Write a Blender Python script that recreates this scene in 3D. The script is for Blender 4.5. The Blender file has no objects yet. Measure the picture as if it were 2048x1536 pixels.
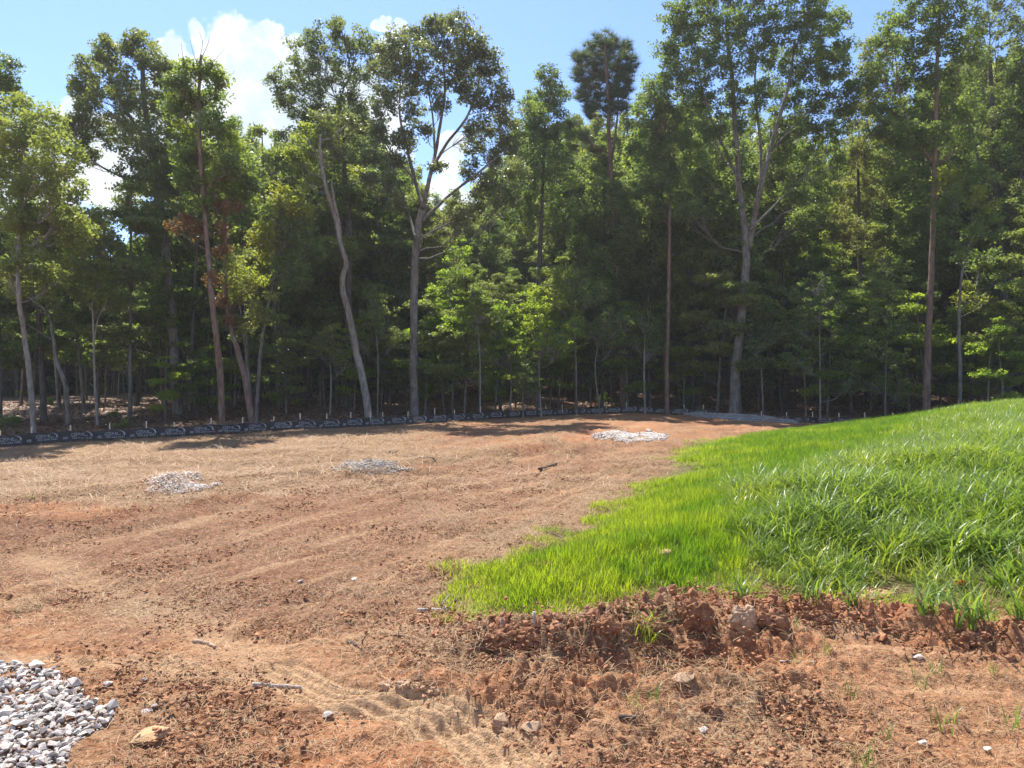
import bpy, math, random
import numpy as np
from mathutils import Vector, Matrix, Euler

# ------------------------------------------------------------------ camera, sky, sun, exposure
S = bpy.context.scene
CAMZ, F, HY = 1.7, 1500.0, 768.0
cam_d = bpy.data.cameras.new('camera'); cam = bpy.data.objects.new('camera', cam_d)
S.collection.objects.link(cam); S.camera = cam
cam.location = (0, 0, CAMZ); cam.rotation_euler = (math.radians(90), 0, 0)
cam_d.sensor_width = 36; cam_d.lens = 36*F/2048; cam_d.clip_start = .1; cam_d.clip_end = 2000
S.view_settings.view_transform = 'Standard'; S.view_settings.look = 'None'
S.view_settings.exposure = 1.0; S.view_settings.gamma = 1; S.view_settings.use_curve_mapping = False
S.cycles.max_bounces = 8; S.cycles.diffuse_bounces = 4; S.cycles.transmission_bounces = 5
S.cycles.transparent_max_bounces = 8; S.cycles.glossy_bounces = 2; S.cycles.sample_clamp_indirect = 3; S.cycles.use_denoising = True
S.render.use_persistent_data = False

SUN_EL, SUN_AZ = math.radians(59), math.radians(-24)      # azimuth from +Y towards +X (negative: to the left)
SUN_DIR = Vector((math.sin(SUN_AZ)*math.cos(SUN_EL), math.cos(SUN_AZ)*math.cos(SUN_EL), math.sin(SUN_EL)))
sl = bpy.data.lights.new('sun', 'SUN'); sl.energy = 4.9; sl.angle = math.radians(.53); sl.color = (1, .955, .88)
sun = bpy.data.objects.new('sun', sl); S.collection.objects.link(sun)
sun.rotation_euler = SUN_DIR.to_track_quat('Z', 'Y').to_euler(); sun.location = (0, 0, 60)

class NT:
    """a few short-hands for building node trees"""
    def __init__(s, tree): s.t = tree; s.n = tree.nodes; s.l = tree.links
    def node(s, typ, ins=None, **props):
        n = s.n.new(typ)
        for k, v in props.items(): setattr(n, k, v)
        for k, v in (ins or {}).items():
            if hasattr(v, 'is_linked') or hasattr(v, 'links'): s.l.new(v, n.inputs[k])
            else: n.inputs[k].default_value = v
        return n
    def math(s, op, a, b=None, c=None, clamp=False):
        ins = {0: a}
        if b is not None: ins[1] = b
        if c is not None: ins[2] = c
        return s.node('ShaderNodeMath', ins, operation=op, use_clamp=clamp).outputs[0]
    def vmath(s, op, a, b=None, out=0):
        ins = {0: a}
        if b is not None: ins[1] = b
        return s.node('ShaderNodeVectorMath', ins, operation=op).outputs[out]
    def mix(s, f, a, b, blend='MIX'):
        n = s.n.new('ShaderNodeMix'); n.data_type = 'RGBA'; n.blend_type = blend
        for i, v in ((0, f), (6, a), (7, b)):
            if hasattr(v, 'links'): s.l.new(v, n.inputs[i])
            else: n.inputs[i].default_value = v if i == 0 else ((*v, 1) if len(v) == 3 else v)
        return n.outputs[2]
    def mixs(s, f, a, b):
        n = s.n.new('ShaderNodeMixShader')
        if hasattr(f, 'links'): s.l.new(f, n.inputs[0])
        else: n.inputs[0].default_value = f
        s.l.new(a, n.inputs[1]); s.l.new(b, n.inputs[2]); return n.outputs[0]
    def noise(s, vec, scale, detail=2, rough=.5, dist=0., out=0):
        ins = {'Scale': scale, 'Detail': detail, 'Roughness': rough, 'Distortion': dist}
        if vec is not None: ins['Vector'] = vec
        return s.node('ShaderNodeTexNoise', ins).outputs[out]
    def ramp(s, f, lo, hi, a=0., b=1.):
        return s.node('ShaderNodeMapRange', {0: f, 1: lo, 2: hi, 3: a, 4: b}, interpolation_type='SMOOTHSTEP').outputs[0]

def pdir(px, py):
    v = Vector(((px-1024)/F, 1.0, (HY-py)/F)); v.normalize(); return v

W = bpy.data.worlds.new('World'); S.world = W; W.use_nodes = True
W.cycles.sampling_method = 'MANUAL'; W.cycles.sample_map_resolution = 256
w = NT(W.node_tree); w.n.clear()
sky = w.node('ShaderNodeTexSky', sky_type='NISHITA', sun_disc=False, sun_elevation=SUN_EL, sun_rotation=SUN_AZ,
             air_density=1.0, dust_density=.4, ozone_density=1.2, altitude=200)
gen = w.node('ShaderNodeTexCoord').outputs['Generated']
# cumulus clouds: heaps of puffs at fixed directions, their outline broken up by noise; loose noise clouds elsewhere in the sky
n1 = w.noise(gen, 9, 6, .58, out=1)
n1c = w.vmath('SUBTRACT', n1, (.5, .5, .5))
nv = w.node('ShaderNodeTexVoronoi', {'Vector': gen, 'Scale': 38.0, 'Detail': 2.0, 'Roughness': .6}, feature='SMOOTH_F1').outputs['Distance']
dirv = w.vmath('ADD', gen, w.node('ShaderNodeVectorMath', {0: n1c, 3: .055}, operation='SCALE').outputs[0])
puffs = [(470,85,52),(430,115,45),(520,120,48),(560,160,60),(480,180,75),(350,108,40),(325,135,42),(385,140,42),(588,100,34),
         (602,140,42),(585,240,95),(470,280,95),(380,230,70),(150,228,30),(180,280,55),(125,262,40),(200,350,66),(245,395,50),(60,340,90),
         (300,300,110),(765,66,20),(800,74,18),(780,120,30),(895,300,42),(890,385,50),(700,240,120),(700,400,140),(60,440,120),
         (1400,470,90),(1250,520,140),(1560,300,60),(1520,430,110),(1900,520,160),(980,480,160),(535,75,30),(400,70,25),(640,180,60),(90,300,70)]
best = None
for (px, py, r) in puffs:
    c = pdir(px, py)
    d = w.node('ShaderNodeVectorMath', {0: dirv, 1: tuple(c)}, operation='DISTANCE').outputs['Value']
    d = w.math('MULTIPLY', d, F/r)
    best = d if best is None else w.node('ShaderNodeMath', {0: best, 1: d, 2: .25}, operation='SMOOTH_MIN').outputs[0]
edge = w.math('ADD', best, w.math('MULTIPLY', w.math('SUBTRACT', nv, .35), .42))
mask1 = w.ramp(edge, 1.12, .84)
sepz = w.node('ShaderNodeSeparateXYZ', {0: gen}).outputs
flat = w.vmath('MULTIPLY', gen, (1, 1, 2.2))
n2 = w.noise(flat, 2.6, 7, .56)
behind = w.ramp(sepz[1], .45, .1)                        # the same broken cumulus goes on round the rest of the sky
mask2 = w.math('MULTIPLY', w.ramp(n2, .54, .63), behind)
mask = w.math('MAXIMUM', mask1, mask2)
mask = w.math('MULTIPLY', mask, w.ramp(sepz[2], -.02, .02))
shade = w.math('ADD', w.math('MULTIPLY', w.ramp(nv, .15, .55), .55), w.math('MULTIPLY', w.ramp(w.noise(gen, 16, 5, .6), .35, .65), .7))
shade = w.math('MULTIPLY', shade, w.ramp(best, 1.02, .55))
ccol = w.mix(shade, (.76, .76, .76), (.42, .49, .58))
skyc = w.vmath('MULTIPLY', sky.outputs[0], (.70, .80, 1.00))
SKYK = .125
cl = w.node('ShaderNodeVectorMath', {0: ccol, 3: .98/SKYK}, operation='SCALE').outputs[0]
bg = w.node('ShaderNodeBackground', {'Color': w.mix(mask, skyc, cl), 'Strength': SKYK})
wo = w.node('ShaderNodeOutputWorld', {0: bg.outputs[0]})

# ------------------------------------------------------------------ helpers
rng = np.random.default_rng(7)

def vnoise(x, y, seed=0):
    """gradient noise, vectorised, about -1..1"""
    xi = np.floor(x).astype(np.int64); yi = np.floor(y).astype(np.int64)
    xf = x-xi; yf = y-yi
    def g(ix, iy):
        h = (ix*374761393 + iy*668265263 + seed*1442695041) & 0xffffffff
        h = ((h ^ (h >> 13))*1274126177) & 0xffffffff
        h = h ^ (h >> 16)
        a = (h & 0xffff)/65536.0*2*np.pi
        return np.cos(a), np.sin(a)
    u = xf*xf*xf*(xf*(xf*6-15)+10); v = yf*yf*yf*(yf*(yf*6-15)+10)
    r = []
    for dx in (0, 1):
        for dy in (0, 1):
            gx, gy = g(xi+dx, yi+dy); r.append(gx*(xf-dx)+gy*(yf-dy))
    return 1.5*((r[0]*(1-v)+r[1]*v)*(1-u) + (r[2]*(1-v)+r[3]*v)*u)

def fbm(x, y, scale, octs=4, seed=0, gain=.5):
    t = np.zeros_like(x); a = 1.; s = scale
    for i in range(octs):
        t += a*vnoise(x*s+17.3*i, y*s-9.1*i, seed+i); a *= gain; s *= 2.03
    return t

def sstep(a, b, x):
    t = np.clip((x-a)/(b-a), 0, 1); return t*t*(3-2*t)

def pl_dist(X, Y, pts):
    """distance to a polyline and the running length at the nearest point, and signed side offset"""
    best = np.full(X.shape, 1e9); run = np.zeros(X.shape); side = np.zeros(X.shape); acc = 0.
    for (ax, ay), (bx, by) in zip(pts[:-1], pts[1:]):
        dx, dy = bx-ax, by-ay; L = math.hypot(dx, dy)+1e-9
        t = np.clip(((X-ax)*dx+(Y-ay)*dy)/(L*L), 0, 1)
        qx, qy = X-ax-t*dx, Y-ay-t*dy
        d = np.hypot(qx, qy); m = d < best
        best = np.where(m, d, best); run = np.where(m, acc+t*L, run)
        side = np.where(m, (dx*qy-dy*qx)/L, side); acc += L
    return best, run, side

def inside(X, Y, pts):
    c = np.zeros(X.shape, bool); n = len(pts)
    for i in range(n):
        x1, y1 = pts[i]; x2, y2 = pts[(i+1) % n]
        m = ((y1 > Y) != (y2 > Y)) & (X < (x2-x1)*(Y-y1)/((y2-y1) if y2 != y1 else 1e-9)+x1)
        c ^= m
    return c

def flatw(px, py):           # a picture position on level ground
    D = CAMZ*F/max(py-HY, 10); return ((px-1024)/F*D, D)
def W3(px, py, D): return np.array(((px-1024)/F*D, D, CAMZ+(HY-py)/F*D))

# ------------------------------------------------------------------ terrain shape
FT = np.array([(-700,905,25),(-300,905,25.5),(0,897,26),(100,890,26.5),(290,877,27.8),(464,867,29),(664,857,31),(881,845,34),(1000,838,36.5),(1159,828,40),
      (1293,826,41),(1364,829,40.5),(1430,834,39.5),(1500,838,38.5),(1560,842,37.5),(1606,845,37),(1649,847,36),(1700,848,35),(1900,850,33.5),(2300,850,32),(2800,850,31)], float)
def fence_D(px): return np.interp(px, FT[:, 0], FT[:, 2])
def fence_z(px): return CAMZ-(np.interp(px, FT[:, 0], FT[:, 1])-HY)/F*fence_D(px)
edge_px = [(1760,843),(1700,846),(1560,858),(1440,880),(1370,902),(1335,930),(1275,968),(1225,1015),(1150,1064),(1100,1105),(1040,1128),(925,1150),(905,1172),(935,1192),
           (905,1216),(955,1246),(1010,1256),(1060,1262),(1150,1276),(1220,1256),(1300,1246),(1370,1222),(1480,1205),(1600,1208),(1690,1216),(1780,1220),(1850,1244),
           (1960,1252),(2048,1262),(2300,1275),(3200,1300)]
EDGE = [flatw(*p) for p in edge_px]; EDGE[0] = (14.5, 33.5); EDGE[1] = (13.6, 32.0)
POLY = EDGE + [(30, 5), (60, 12), (60, 34), (30, 36), (20, 34.5)]
COARSE = [flatw(1290,1310), flatw(1400,1180), flatw(1560,1075), flatw(1730,985), flatw(1880,910), (14.5,27), (30,38), (80,30), (60,0), (5,3)]

def hill(X, Y):
    d, _, _ = pl_dist(X, Y, POLY[:-1]+[POLY[0]])
    d = np.where(inside(X, Y, POLY), d, -d)
    px = 1024+F*X/np.maximum(Y, 3.)
    h = 1.8*(1-np.exp(-np.maximum(d, 0)/8.2))*(1-(.55-.55*sstep(1500, 2000, px))*sstep(8, 16, Y))
    return h, d

BERM = [flatw(*p) for p in [(860,1238),(960,1283),(1050,1300),(1150,1300),(1250,1280),(1350,1256),(1450,1240),(1560,1246),(1680,1244),(1800,1258),(1900,1284),(2048,1302),(2300,1330)]]
TRACK = [flatw(*p) for p in [(560,1340),(650,1385),(740,1398),(830,1415),(905,1445),(975,1480),(1030,1515),(1090,1560),(1150,1620)]]
TRACK2 = [flatw(*p) for p in [(60,1110),(180,1168),(300,1210),(420,1268),(520,1320),(640,1372)]]
FURROW = [[flatw(*p) for p in q] for q in (
    [(-400,1030),(-100,1012),(0,1006),(120,996),(250,980),(300,970)],
    [(420,972),(520,962),(600,956),(650,950)],
    [(820,940),(900,930),(1000,918),(1100,903),(1180,888)],
    [(0,1062),(150,1050),(300,1030),(440,1010)],
    [(340,905),(420,912),(500,915),(560,905)],
    [(1020,925),(1090,905),(1150,880),(1190,872)],
    [(1000,1345),(1150,1332),(1300,1322),(1400,1308)],
    [(1180,1370),(1300,1358),(1420,1345),(1520,1322)])]
GP = [flatw(*p) for p in [(-700,1330),(-200,1322),(0,1328),(60,1330),(110,1345),(160,1380),(178,1408),(235,1420),(228,1446),(180,1470),(150,1500),(120,1560),(-50,1720),(-900,1720)]]
SWEEPS = [[flatw(*p) for p in q] for q in (
    [(-200,1250),(0,1190),(200,1140),(500,1060),(800,992),(1050,942),(1300,893),(1450,868)],
    [(-200,1330),(0,1250),(220,1190),(500,1105),(800,1030),(1050,972),(1200,938),(1330,905)],
    [(-100,1130),(100,1095),(300,1060),(650,1000),(900,955),(1150,905),(1280,884)],
    [(640,1215),(720,1165),(850,1105),(1000,1040),(1150,985),(1260,940)],
    [(860,1420),(1000,1390),(1250,1360),(1500,1338),(1800,1345),(2100,1372)],
    [(1050,1450),(1250,1400),(1450,1378),(1700,1370),(2100,1400)],
    )]
PATCHES = {'a': (362,968,85,24), 'b': (735,936,88,17), 'c': (1262,874,76,12)}

def streak(X, Y):
    """drag and track marks that follow the sweep of the machine across the clearing"""
    d0, r0, s0 = pl_dist(X, Y, SWEEPS[0]); d4, r4, s4 = pl_dist(X, Y, SWEEPS[4])
    k = sstep(-.3, .3, d4-d0*.6+.4*vnoise(X, Y, 7)); w0 = np.maximum(.35, .06*Y)/.6
    a = vnoise(r0*.35/w0, s0*2.6/w0, 61)+.7*vnoise(r0*.8/w0, s0*6.5/w0, 63); b = vnoise(r4*.6, s4*5., 65)+.7*vnoise(r4*1.3, s4*12., 66)
    return a*k+b*(1-k)
def base(X, Y):
    D = np.maximum(Y, .5); px = np.clip(1024+F*X/np.maximum(Y, 3.), -700, 2800)
    R = np.hypot(X, Y); fwd = sstep(-2, 4, Y)
    fd = fence_D(px); fz = fence_z(px)
    near = fz*sstep(5, 1, 0) if False else fz*sstep(0, 1, (D-7)/(fd-7))
    t = D-fd
    far_left = np.interp(t, [0, 8, 30, 45, 200], [0, .55, 1.0, 1.2, 1.5])
    far_right = np.interp(t, [0, 5, 22, 40, 200], [0, .25, 1.9, 3.2, 4.0])
    k = sstep(700, 1150, px)
    z = np.where(t < 0, near, fz + far_left*(1-k)+far_right*k)
    return z*fwd + np.where(Y < 0, 0, 0)

def terrain(X, Y, detail=True, masks=False):
    X = np.asarray(X, float); Y = np.asarray(Y, float)
    z = base(X, Y); h, dh = hill(X, Y)
    px = 1024+F*X/np.maximum(Y, 3.); fd = fence_D(px)
    z = z+h*sstep(0, .3, dh+.3)
    clear = sstep(-.2, -2.5, Y-fd); wood = sstep(-.5, 1., Y-fd)
    R = np.hypot(X, Y)
    if detail:
        z = z+.035*fbm(X, Y, .55, 3, 3)+.05*vnoise(X*.22, Y*.22, 11)*sstep(8, 16, Y)
        patch = sstep(-.25, .45, fbm(X, Y, 1.1, 3, 21))
        tr, run, side = pl_dist(X, Y, TRACK); tr2, _, side2 = pl_dist(X, Y, TRACK2)
        quiet = np.minimum(sstep(.14, .42, tr), sstep(.12, .3, tr2)*.6+.4)
        cl = .75*np.tanh(1.5*np.abs(fbm(X, Y, 4.2, 3, 33))); cl2 = .7*np.tanh(1.5*np.abs(fbm(X, Y, 9., 2, 41)))+.25
        inside_h = sstep(.0, .5, dh)
        amp = (.45+.55*clear)*(1-.8*inside_h)*quiet
        amp = amp*(1.25-.2*sstep(6, 14, Y))
        z = z+amp*(.040*(cl-.3)*(.35+.8*patch)+.034*(cl2-.6)*(.35+.9*patch)+.014*np.abs(vnoise(X*19, Y*19, 55)))+clear*(1-inside_h)*sstep(9, 16, Y)*.05*np.abs(fbm(X, Y, 2.1, 3, 56))
        # long drag marks left by the blade of the machine, running across the view
        z = z+.020*clear*quiet*(1-inside_h)*streak(X, Y)*(1+.05*np.maximum(Y-6, 0))
        # furrows with a lip on each side
        for i, q in enumerate(FURROW):
            d, _, s_ = pl_dist(X, Y, q); wd = .16+.012*np.mean([p[1] for p in q])
            d = d+.05*vnoise(X*3, Y*3, 70+i)
            z = z+clear*(-.10*np.exp(-(d/wd)**2)+.09*np.exp(-((d-1.9*wd)/(wd))**2)*(.6+.6*cl2))
        for i, q in enumerate(SWEEPS):
            d, rn, sd = pl_dist(X, Y, q); sd = sd+.06*vnoise(X*1.5, Y*1.5, 170+i)
            for o_ in (-.16, .16): z = z+clear*(-.032*np.exp(-((sd-o_)/.07)**2)+.022*np.exp(-((sd-o_*1.9)/.06)**2))*(d < .8)*(1-inside_h)
            z = z+clear*.008*np.cos(rn*2*np.pi/.16)*np.exp(-(d/.22)**2)*(1-inside_h)*sstep(12, 8, Y)
        # berm of turned clods along the grass
        db, rb, _ = pl_dist(X, Y, BERM)
        wv = .85+.4*vnoise(rb*2.2, rb*0+3, 81)
        bp = np.exp(-(db/(.20*wv))**2)
        lump = .08+.13*np.tanh(1.4*np.abs(fbm(X, Y, 5., 3, 83, .55)))+.02*np.abs(vnoise(X*17, Y*17, 84))
        z = z+bp*lump*(.6+.5*sstep(.5, 2.4, rb))*sstep(0, .5, rb)
        # tyre track: pressed in, three long ribs, lugs across and an edge of squeezed clay
        on = sstep(.17, .14, tr)
        z = z-.035*sstep(.20, .15, tr)
        z = z+on*(.017*np.cos(side*2*np.pi/.075)+.004*sstep(.2, .9, np.sin(run*2*np.pi/.055+side*18)))
        lug = sstep(.1, .8, np.sin(run*2*np.pi/.15))
        z = z+.018*np.exp(-((side-.23)/.05)**2)*(.25+lug)*sstep(.3, .6, run)*sstep(1.6, 1.1, run)
        z = z-.02*np.exp(-(tr2/.16)**2)
        for k_, (cx, cy, rx, ry) in PATCHES.items():
            gx, gy = flatw(cx, cy); gy2 = flatw(cx, cy-ry)[1]
            e = ((X-gx)/(rx/F*gy))**2+((Y-gy)/abs(gy2-gy))**2
            z = z+.03*np.exp(-e*1.6)
        z = z+wood*.05*fbm(X, Y, 1.3, 4, 91)
    if not masks: return z
    return z, dh, wood, clear, px

_Ds = np.concatenate([np.arange(2., 12, .02), np.arange(12, 75, .08)])
def hit(px, py):
    """the ground point seen at a place in the picture"""
    X = (px-1024)/F*_Ds; z = terrain(X, _Ds); ray = CAMZ+(HY-py)/F*_Ds
    k = np.argmax(z >= ray)
    if not (z >= ray).any(): k = len(_Ds)-1
    return float(X[k]), float(_Ds[k]), float(z[k])
def gz(x, y): return float(terrain(np.array([x]), np.array([y]))[0])

# ------------------------------------------------------------------ mesh helpers
def tri_mesh(name, V, T, smooth=False, attrs=None):
    V = np.asarray(V, np.float32); T = np.asarray(T, np.int32)
    me = bpy.data.meshes.new(name)
    me.vertices.add(len(V)); me.vertices.foreach_set('co', V.ravel())
    n = T.shape[1]
    me.loops.add(T.size); me.loops.foreach_set('vertex_index', T.ravel())
    me.polygons.add(len(T)); me.polygons.foreach_set('loop_start', np.arange(0, T.size, n, dtype=np.int32))
    if smooth: me.polygons.foreach_set('use_smooth', np.ones(len(T), bool))
    for k, a in (attrs or {}).items():
        at = me.attributes.new(k, 'FLOAT', 'POINT'); at.data.foreach_set('value', np.asarray(a, np.float32))
    me.update(); return me

def link(name, me, mat=None, parent=None, loc=None):
    o = bpy.data.objects.new(name, me); S.collection.objects.link(o)
    if mat is not None and not me.materials: me.materials.append(mat)
    if parent is not None: o.parent = parent
    if loc is not None: o.location = loc
    return o
def tag(o, label=None, cat=None, group=None, kind=None):
    for k, v in (('label', label), ('category', cat), ('group', group), ('kind', kind)):
        if v: o[k] = v
    return o
def empty(name, loc, label, cat, group=None):
    o = bpy.data.objects.new(name, None); S.collection.objects.link(o); o.location = loc
    o.empty_display_size = .1
    return tag(o, label, cat, group)

class Geo:
    """collects triangles"""
    def __init__(s): s.V = []; s.T = []; s.n = 0; s.A = []
    def add(s, V, T, a=0.):
        V = np.asarray(V, float); s.V.append(V); s.T.append(np.asarray(T)+s.n); s.n += len(V)
        s.A.append(np.broadcast_to(np.asarray(a, float), (len(V),)))
    def tube(s, P, R, k=6, bump=0., cap=True, a=0., seed=0):
        P = np.asarray(P, float); n = len(P); R = np.broadcast_to(np.asarray(R, float), (n,))
        tg = np.gradient(P, axis=0); tg /= np.linalg.norm(tg, axis=1)[:, None]+1e-9
        ref = np.array([1., 0, 0]) if abs(tg[0][0]) < .8 else np.array([0, 1., 0])
        u = np.cross(tg, ref); u /= np.linalg.norm(u, axis=1)[:, None]+1e-9; v = np.cross(tg, u)
        th = np.arange(k)*2*np.pi/k
        rr = R[:, None]*np.ones(k)
        if bump: rr = rr*(1+bump*np.random.default_rng(seed).normal(size=(n, k)))
        V = P[:, None, :]+rr[..., None]*(np.cos(th)[None, :, None]*u[:, None, :]+np.sin(th)[None, :, None]*v[:, None, :])
        V = V.reshape(-1, 3); i = np.arange(n-1)[:, None]*k; j = np.arange(k)[None, :]; j2 = (j+1) % k
        a0 = (i+j).ravel(); b0 = (i+j2).ravel(); c0 = (i+k+j2).ravel(); d0 = (i+k+j).ravel()
        T = np.concatenate([np.stack([a0, b0, c0], 1), np.stack([a0, c0, d0], 1)])
        if cap:
            V = np.vstack([V, P[0], P[-1]]); m = len(V)
            T = np.vstack([T, np.stack([j2[0], j[0], np.full(k, m-2)], 1), np.stack([(n-1)*k+j[0], (n-1)*k+j2[0], np.full(k, m-1)], 1)])
        s.add(V, T, a)
    def mesh(s, name, smooth=False):
        return tri_mesh(name, np.vstack(s.V), np.vstack(s.T), smooth, {'c': np.concatenate(s.A)})

def spline(P, n):
    """smooth curve through points, n samples"""
    P = np.asarray(P, float)
    if len(P) < 3:
        t = np.linspace(0, 1, n)[:, None]; return P[0]*(1-t)+P[-1]*t
    Q = np.vstack([2*P[0]-P[1], P, 2*P[-1]-P[-2]]); out = []
    ts = np.linspace(0, len(P)-1, n)
    for t in ts:
        i = min(int(t), len(P)-2); f = t-i; a, b, c, d = Q[i:i+4]
        out.append(.5*((2*b)+(-a+c)*f+(2*a-5*b+4*c-d)*f*f+(-a+3*b-3*c+d)*f**3))
    return np.array(out)

def rock_mesh(name, seed, n=14, flat=.7, long=1.25):
    import bmesh
    r = np.random.default_rng(seed); bm = bmesh.new()
    P = r.normal(size=(n, 3)); P /= np.linalg.norm(P, axis=1)[:, None]; P *= r.uniform(.8, 1, (n, 1))
    P *= np.array([long, 1, flat])*.5
    for p in P: bm.verts.new(p)
    g = bmesh.ops.convex_hull(bm, input=bm.verts)
    bmesh.ops.delete(bm, geom=[v for v in g.get('geom_interior', []) if isinstance(v, bmesh.types.BMVert)], context='VERTS')
    bm.normal_update(); me = bpy.data.meshes.new(name); bm.to_mesh(me); bm.free(); return me
def mesh_arrays(me):
    me.calc_loop_triangles()
    V = np.empty(len(me.vertices)*3); me.vertices.foreach_get('co', V)
    T = np.empty(len(me.loop_triangles)*3, np.int32); me.loop_triangles.foreach_get('vertices', T)
    return V.reshape(-1, 3), T.reshape(-1, 3)

# ------------------------------------------------------------------ materials
def mat(name):
    m = bpy.data.materials.new(name); m.use_nodes = True; t = NT(m.node_tree); t.n.clear()
    return m, t
def finish(t, sh): t.node('ShaderNodeOutputMaterial', {0: sh})
def attr(t, name, typ='GEOMETRY'): return t.node('ShaderNodeAttribute', attribute_name=name, attribute_type=typ).outputs['Fac']

def leaf_material(name, dark, light, warm, trans=.5, rough=.5, spec=.22, tmul=2.1):
    m, t = mat(name)
    c = attr(t, 'c'); rnd = t.node('ShaderNodeObjectInfo').outputs['Random']
    col = t.mix(c, dark, light)
    col = t.mix(t.math('MULTIPLY', t.ramp(rnd, .3, 1.), .65), col, warm)
    pr = t.node('ShaderNodeBsdfPrincipled', {'Base Color': col, 'Roughness': rough, 'Specular IOR Level': spec})
    tcol = t.mix(1., col, (tmul*.98, tmul*1.04, tmul*.42), 'MULTIPLY')
    tr = t.node('ShaderNodeBsdfTranslucent', {'Color': tcol})
    finish(t, t.mixs(trans, pr.outputs[0], tr.outputs[0])); return m

M_oak = leaf_material('leaf_oak', (.065,.086,.036), (.180,.200,.088), (.20,.195,.08))
M_green = leaf_material('leaf_green', (.068,.096,.036), (.185,.228,.088), (.225,.23,.075))
M_lime = leaf_material('leaf_lime', (.095,.125,.038), (.24,.275,.080), (.27,.27,.07), trans=.55, tmul=2.1)  # lighter leaf colour for variety, standing in for backlit yellow-green patches
M_yellow = leaf_material('leaf_yellowgreen', (.10,.13,.034), (.22,.25,.06), (.23,.22,.05), trans=.55)
M_bright = leaf_material('leaf_sapling', (.085,.135,.028), (.22,.28,.055), (.24,.27,.05), trans=.6, tmul=2.2)
M_grey = leaf_material('leaf_greyish', (.070,.085,.045), (.165,.185,.10), (.16,.15,.09), rough=.35, spec=.55)
M_brown = leaf_material('leaf_dead', (.10,.055,.035), (.22,.12,.07), (.20,.11,.06), trans=.3)
M_needle = leaf_material('pine_needle', (.05,.080,.045), (.11,.15,.085), (.11,.13,.07), trans=.3)

def bark(name, a, b, lichen=.3, sc=9):
    m, t = mat(name); co = t.node('ShaderNodeTexCoord').outputs['Object']
    st = t.vmath('MULTIPLY', co, (1, 1, .22))
    n = t.noise(st, sc, 6, .65); n2 = t.noise(co, 2.3, 4, .6)
    col = t.mix(t.ramp(n, .35, .65), a, b)
    col = t.mix(t.math('MULTIPLY', t.ramp(n2, .52, .66), lichen), col, (.27, .28, .24))
    bp = t.node('ShaderNodeBump', {'Height': n, 'Strength': .9, 'Distance': .05})
    finish(t, t.node('ShaderNodeBsdfPrincipled', {'Base Color': col, 'Roughness': .9, 'Normal': bp.outputs[0]}).outputs[0]); return m
B_grey = bark('bark_grey', (.085,.073,.062), (.20,.175,.15), .4)
B_pale = bark('bark_pale', (.14,.12,.10), (.30,.265,.225), .5)
B_brown = bark('bark_brown', (.095,.062,.045), (.22,.145,.105), .25)
B_red = bark('bark_pine', (.10,.062,.046), (.22,.145,.11), .1)
B_dark = bark('bark_dark', (.045,.036,.030), (.11,.09,.075), .15)

def simple(name, col, rough=.8, var=.25, sc=6., rnd=.0, spec=.3, dust=0.):
    m, t = mat(name); co = t.node('ShaderNodeTexCoord').outputs['Object']
    n = t.noise(co, sc, 5, .6)
    c = t.mix(t.ramp(n, .3, .7), tuple(x*(1-var) for x in col), tuple(min(x*(1+var), 1) for x in col))
    if dust: c = t.mix(t.math('MULTIPLY', t.ramp(t.noise(co, sc*.12, 3, .6), .45, .65), dust), c, (.42,.24,.14))
    if rnd:
        r = t.node('ShaderNodeObjectInfo').outputs['Random']
        c = t.mix(1., c, t.node('ShaderNodeCombineColor', {0: t.ramp(r, 0, 1, 1-rnd, 1+rnd*.6), 1: t.ramp(r, 0, 1, 1-rnd, 1+rnd*.5), 2: t.ramp(r, 0, 1, 1-rnd, 1+rnd*.4)}).outputs[0], 'MULTIPLY')
    bp = t.node('ShaderNodeBump', {'Height': n, 'Strength': .5, 'Distance': .01})
    finish(t, t.node('ShaderNodeBsdfPrincipled', {'Base Color': c, 'Roughness': rough, 'Specular IOR Level': spec, 'Normal': bp.outputs[0]}).outputs[0]); return m
M_stone = simple('gravel_grey', (.58,.55,.51), .85, .3, 30, .35, dust=.5)
M_stone_w = simple('gravel_pale', (.58,.55,.51), .85, .25, 30, .4, dust=.5)
M_slab = simple('sandstone', (.48,.30,.15), .85, .2, 18)
M_wood = simple('dead_wood', (.36,.25,.17), .85, .35, 20)
M_woodg = simple('grey_wood', (.40,.35,.30), .85, .35, 20)
M_woodd = simple('dark_wood', (.11,.075,.055), .9, .3, 20)
M_stake = simple('stake_wood', (.58,.47,.34), .8, .2, 12)
M_print = simple('white_print', (.36,.36,.37), .7, .12, 40)
M_clod = simple('red_clay_clod', (.36,.17,.09), .95, .35, 22, .2)
M_clodp = simple('pale_clay_clod', (.40,.26,.16), .95, .3, 14)
M_leafred = simple('dead_leaf_red', (.42,.10,.04), .7, .3, 20)

def fabric():
    m, t = mat('silt_fabric'); co = t.node('ShaderNodeTexCoord').outputs['Object']
    n = t.noise(co, 3.5, 4, .6); wv = t.noise(t.vmath('MULTIPLY', co, (1, 1, 6)), 14, 3, .6)
    c = t.mix(t.ramp(n, .35, .7), (.012,.010,.010), (.034,.026,.023))
    dirt = t.ramp(t.noise(co, 1.4, 5, .7), .55, .75)
    c = t.mix(t.math('MULTIPLY', dirt, .5), c, (.16,.075,.045))
    bp = t.node('ShaderNodeBump', {'Height': wv, 'Strength': .6, 'Distance': .03})
    finish(t, t.node('ShaderNodeBsdfPrincipled', {'Base Color': c, 'Roughness': .6, 'Normal': bp.outputs[0]}).outputs[0]); return m
M_fabric = fabric()

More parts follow.
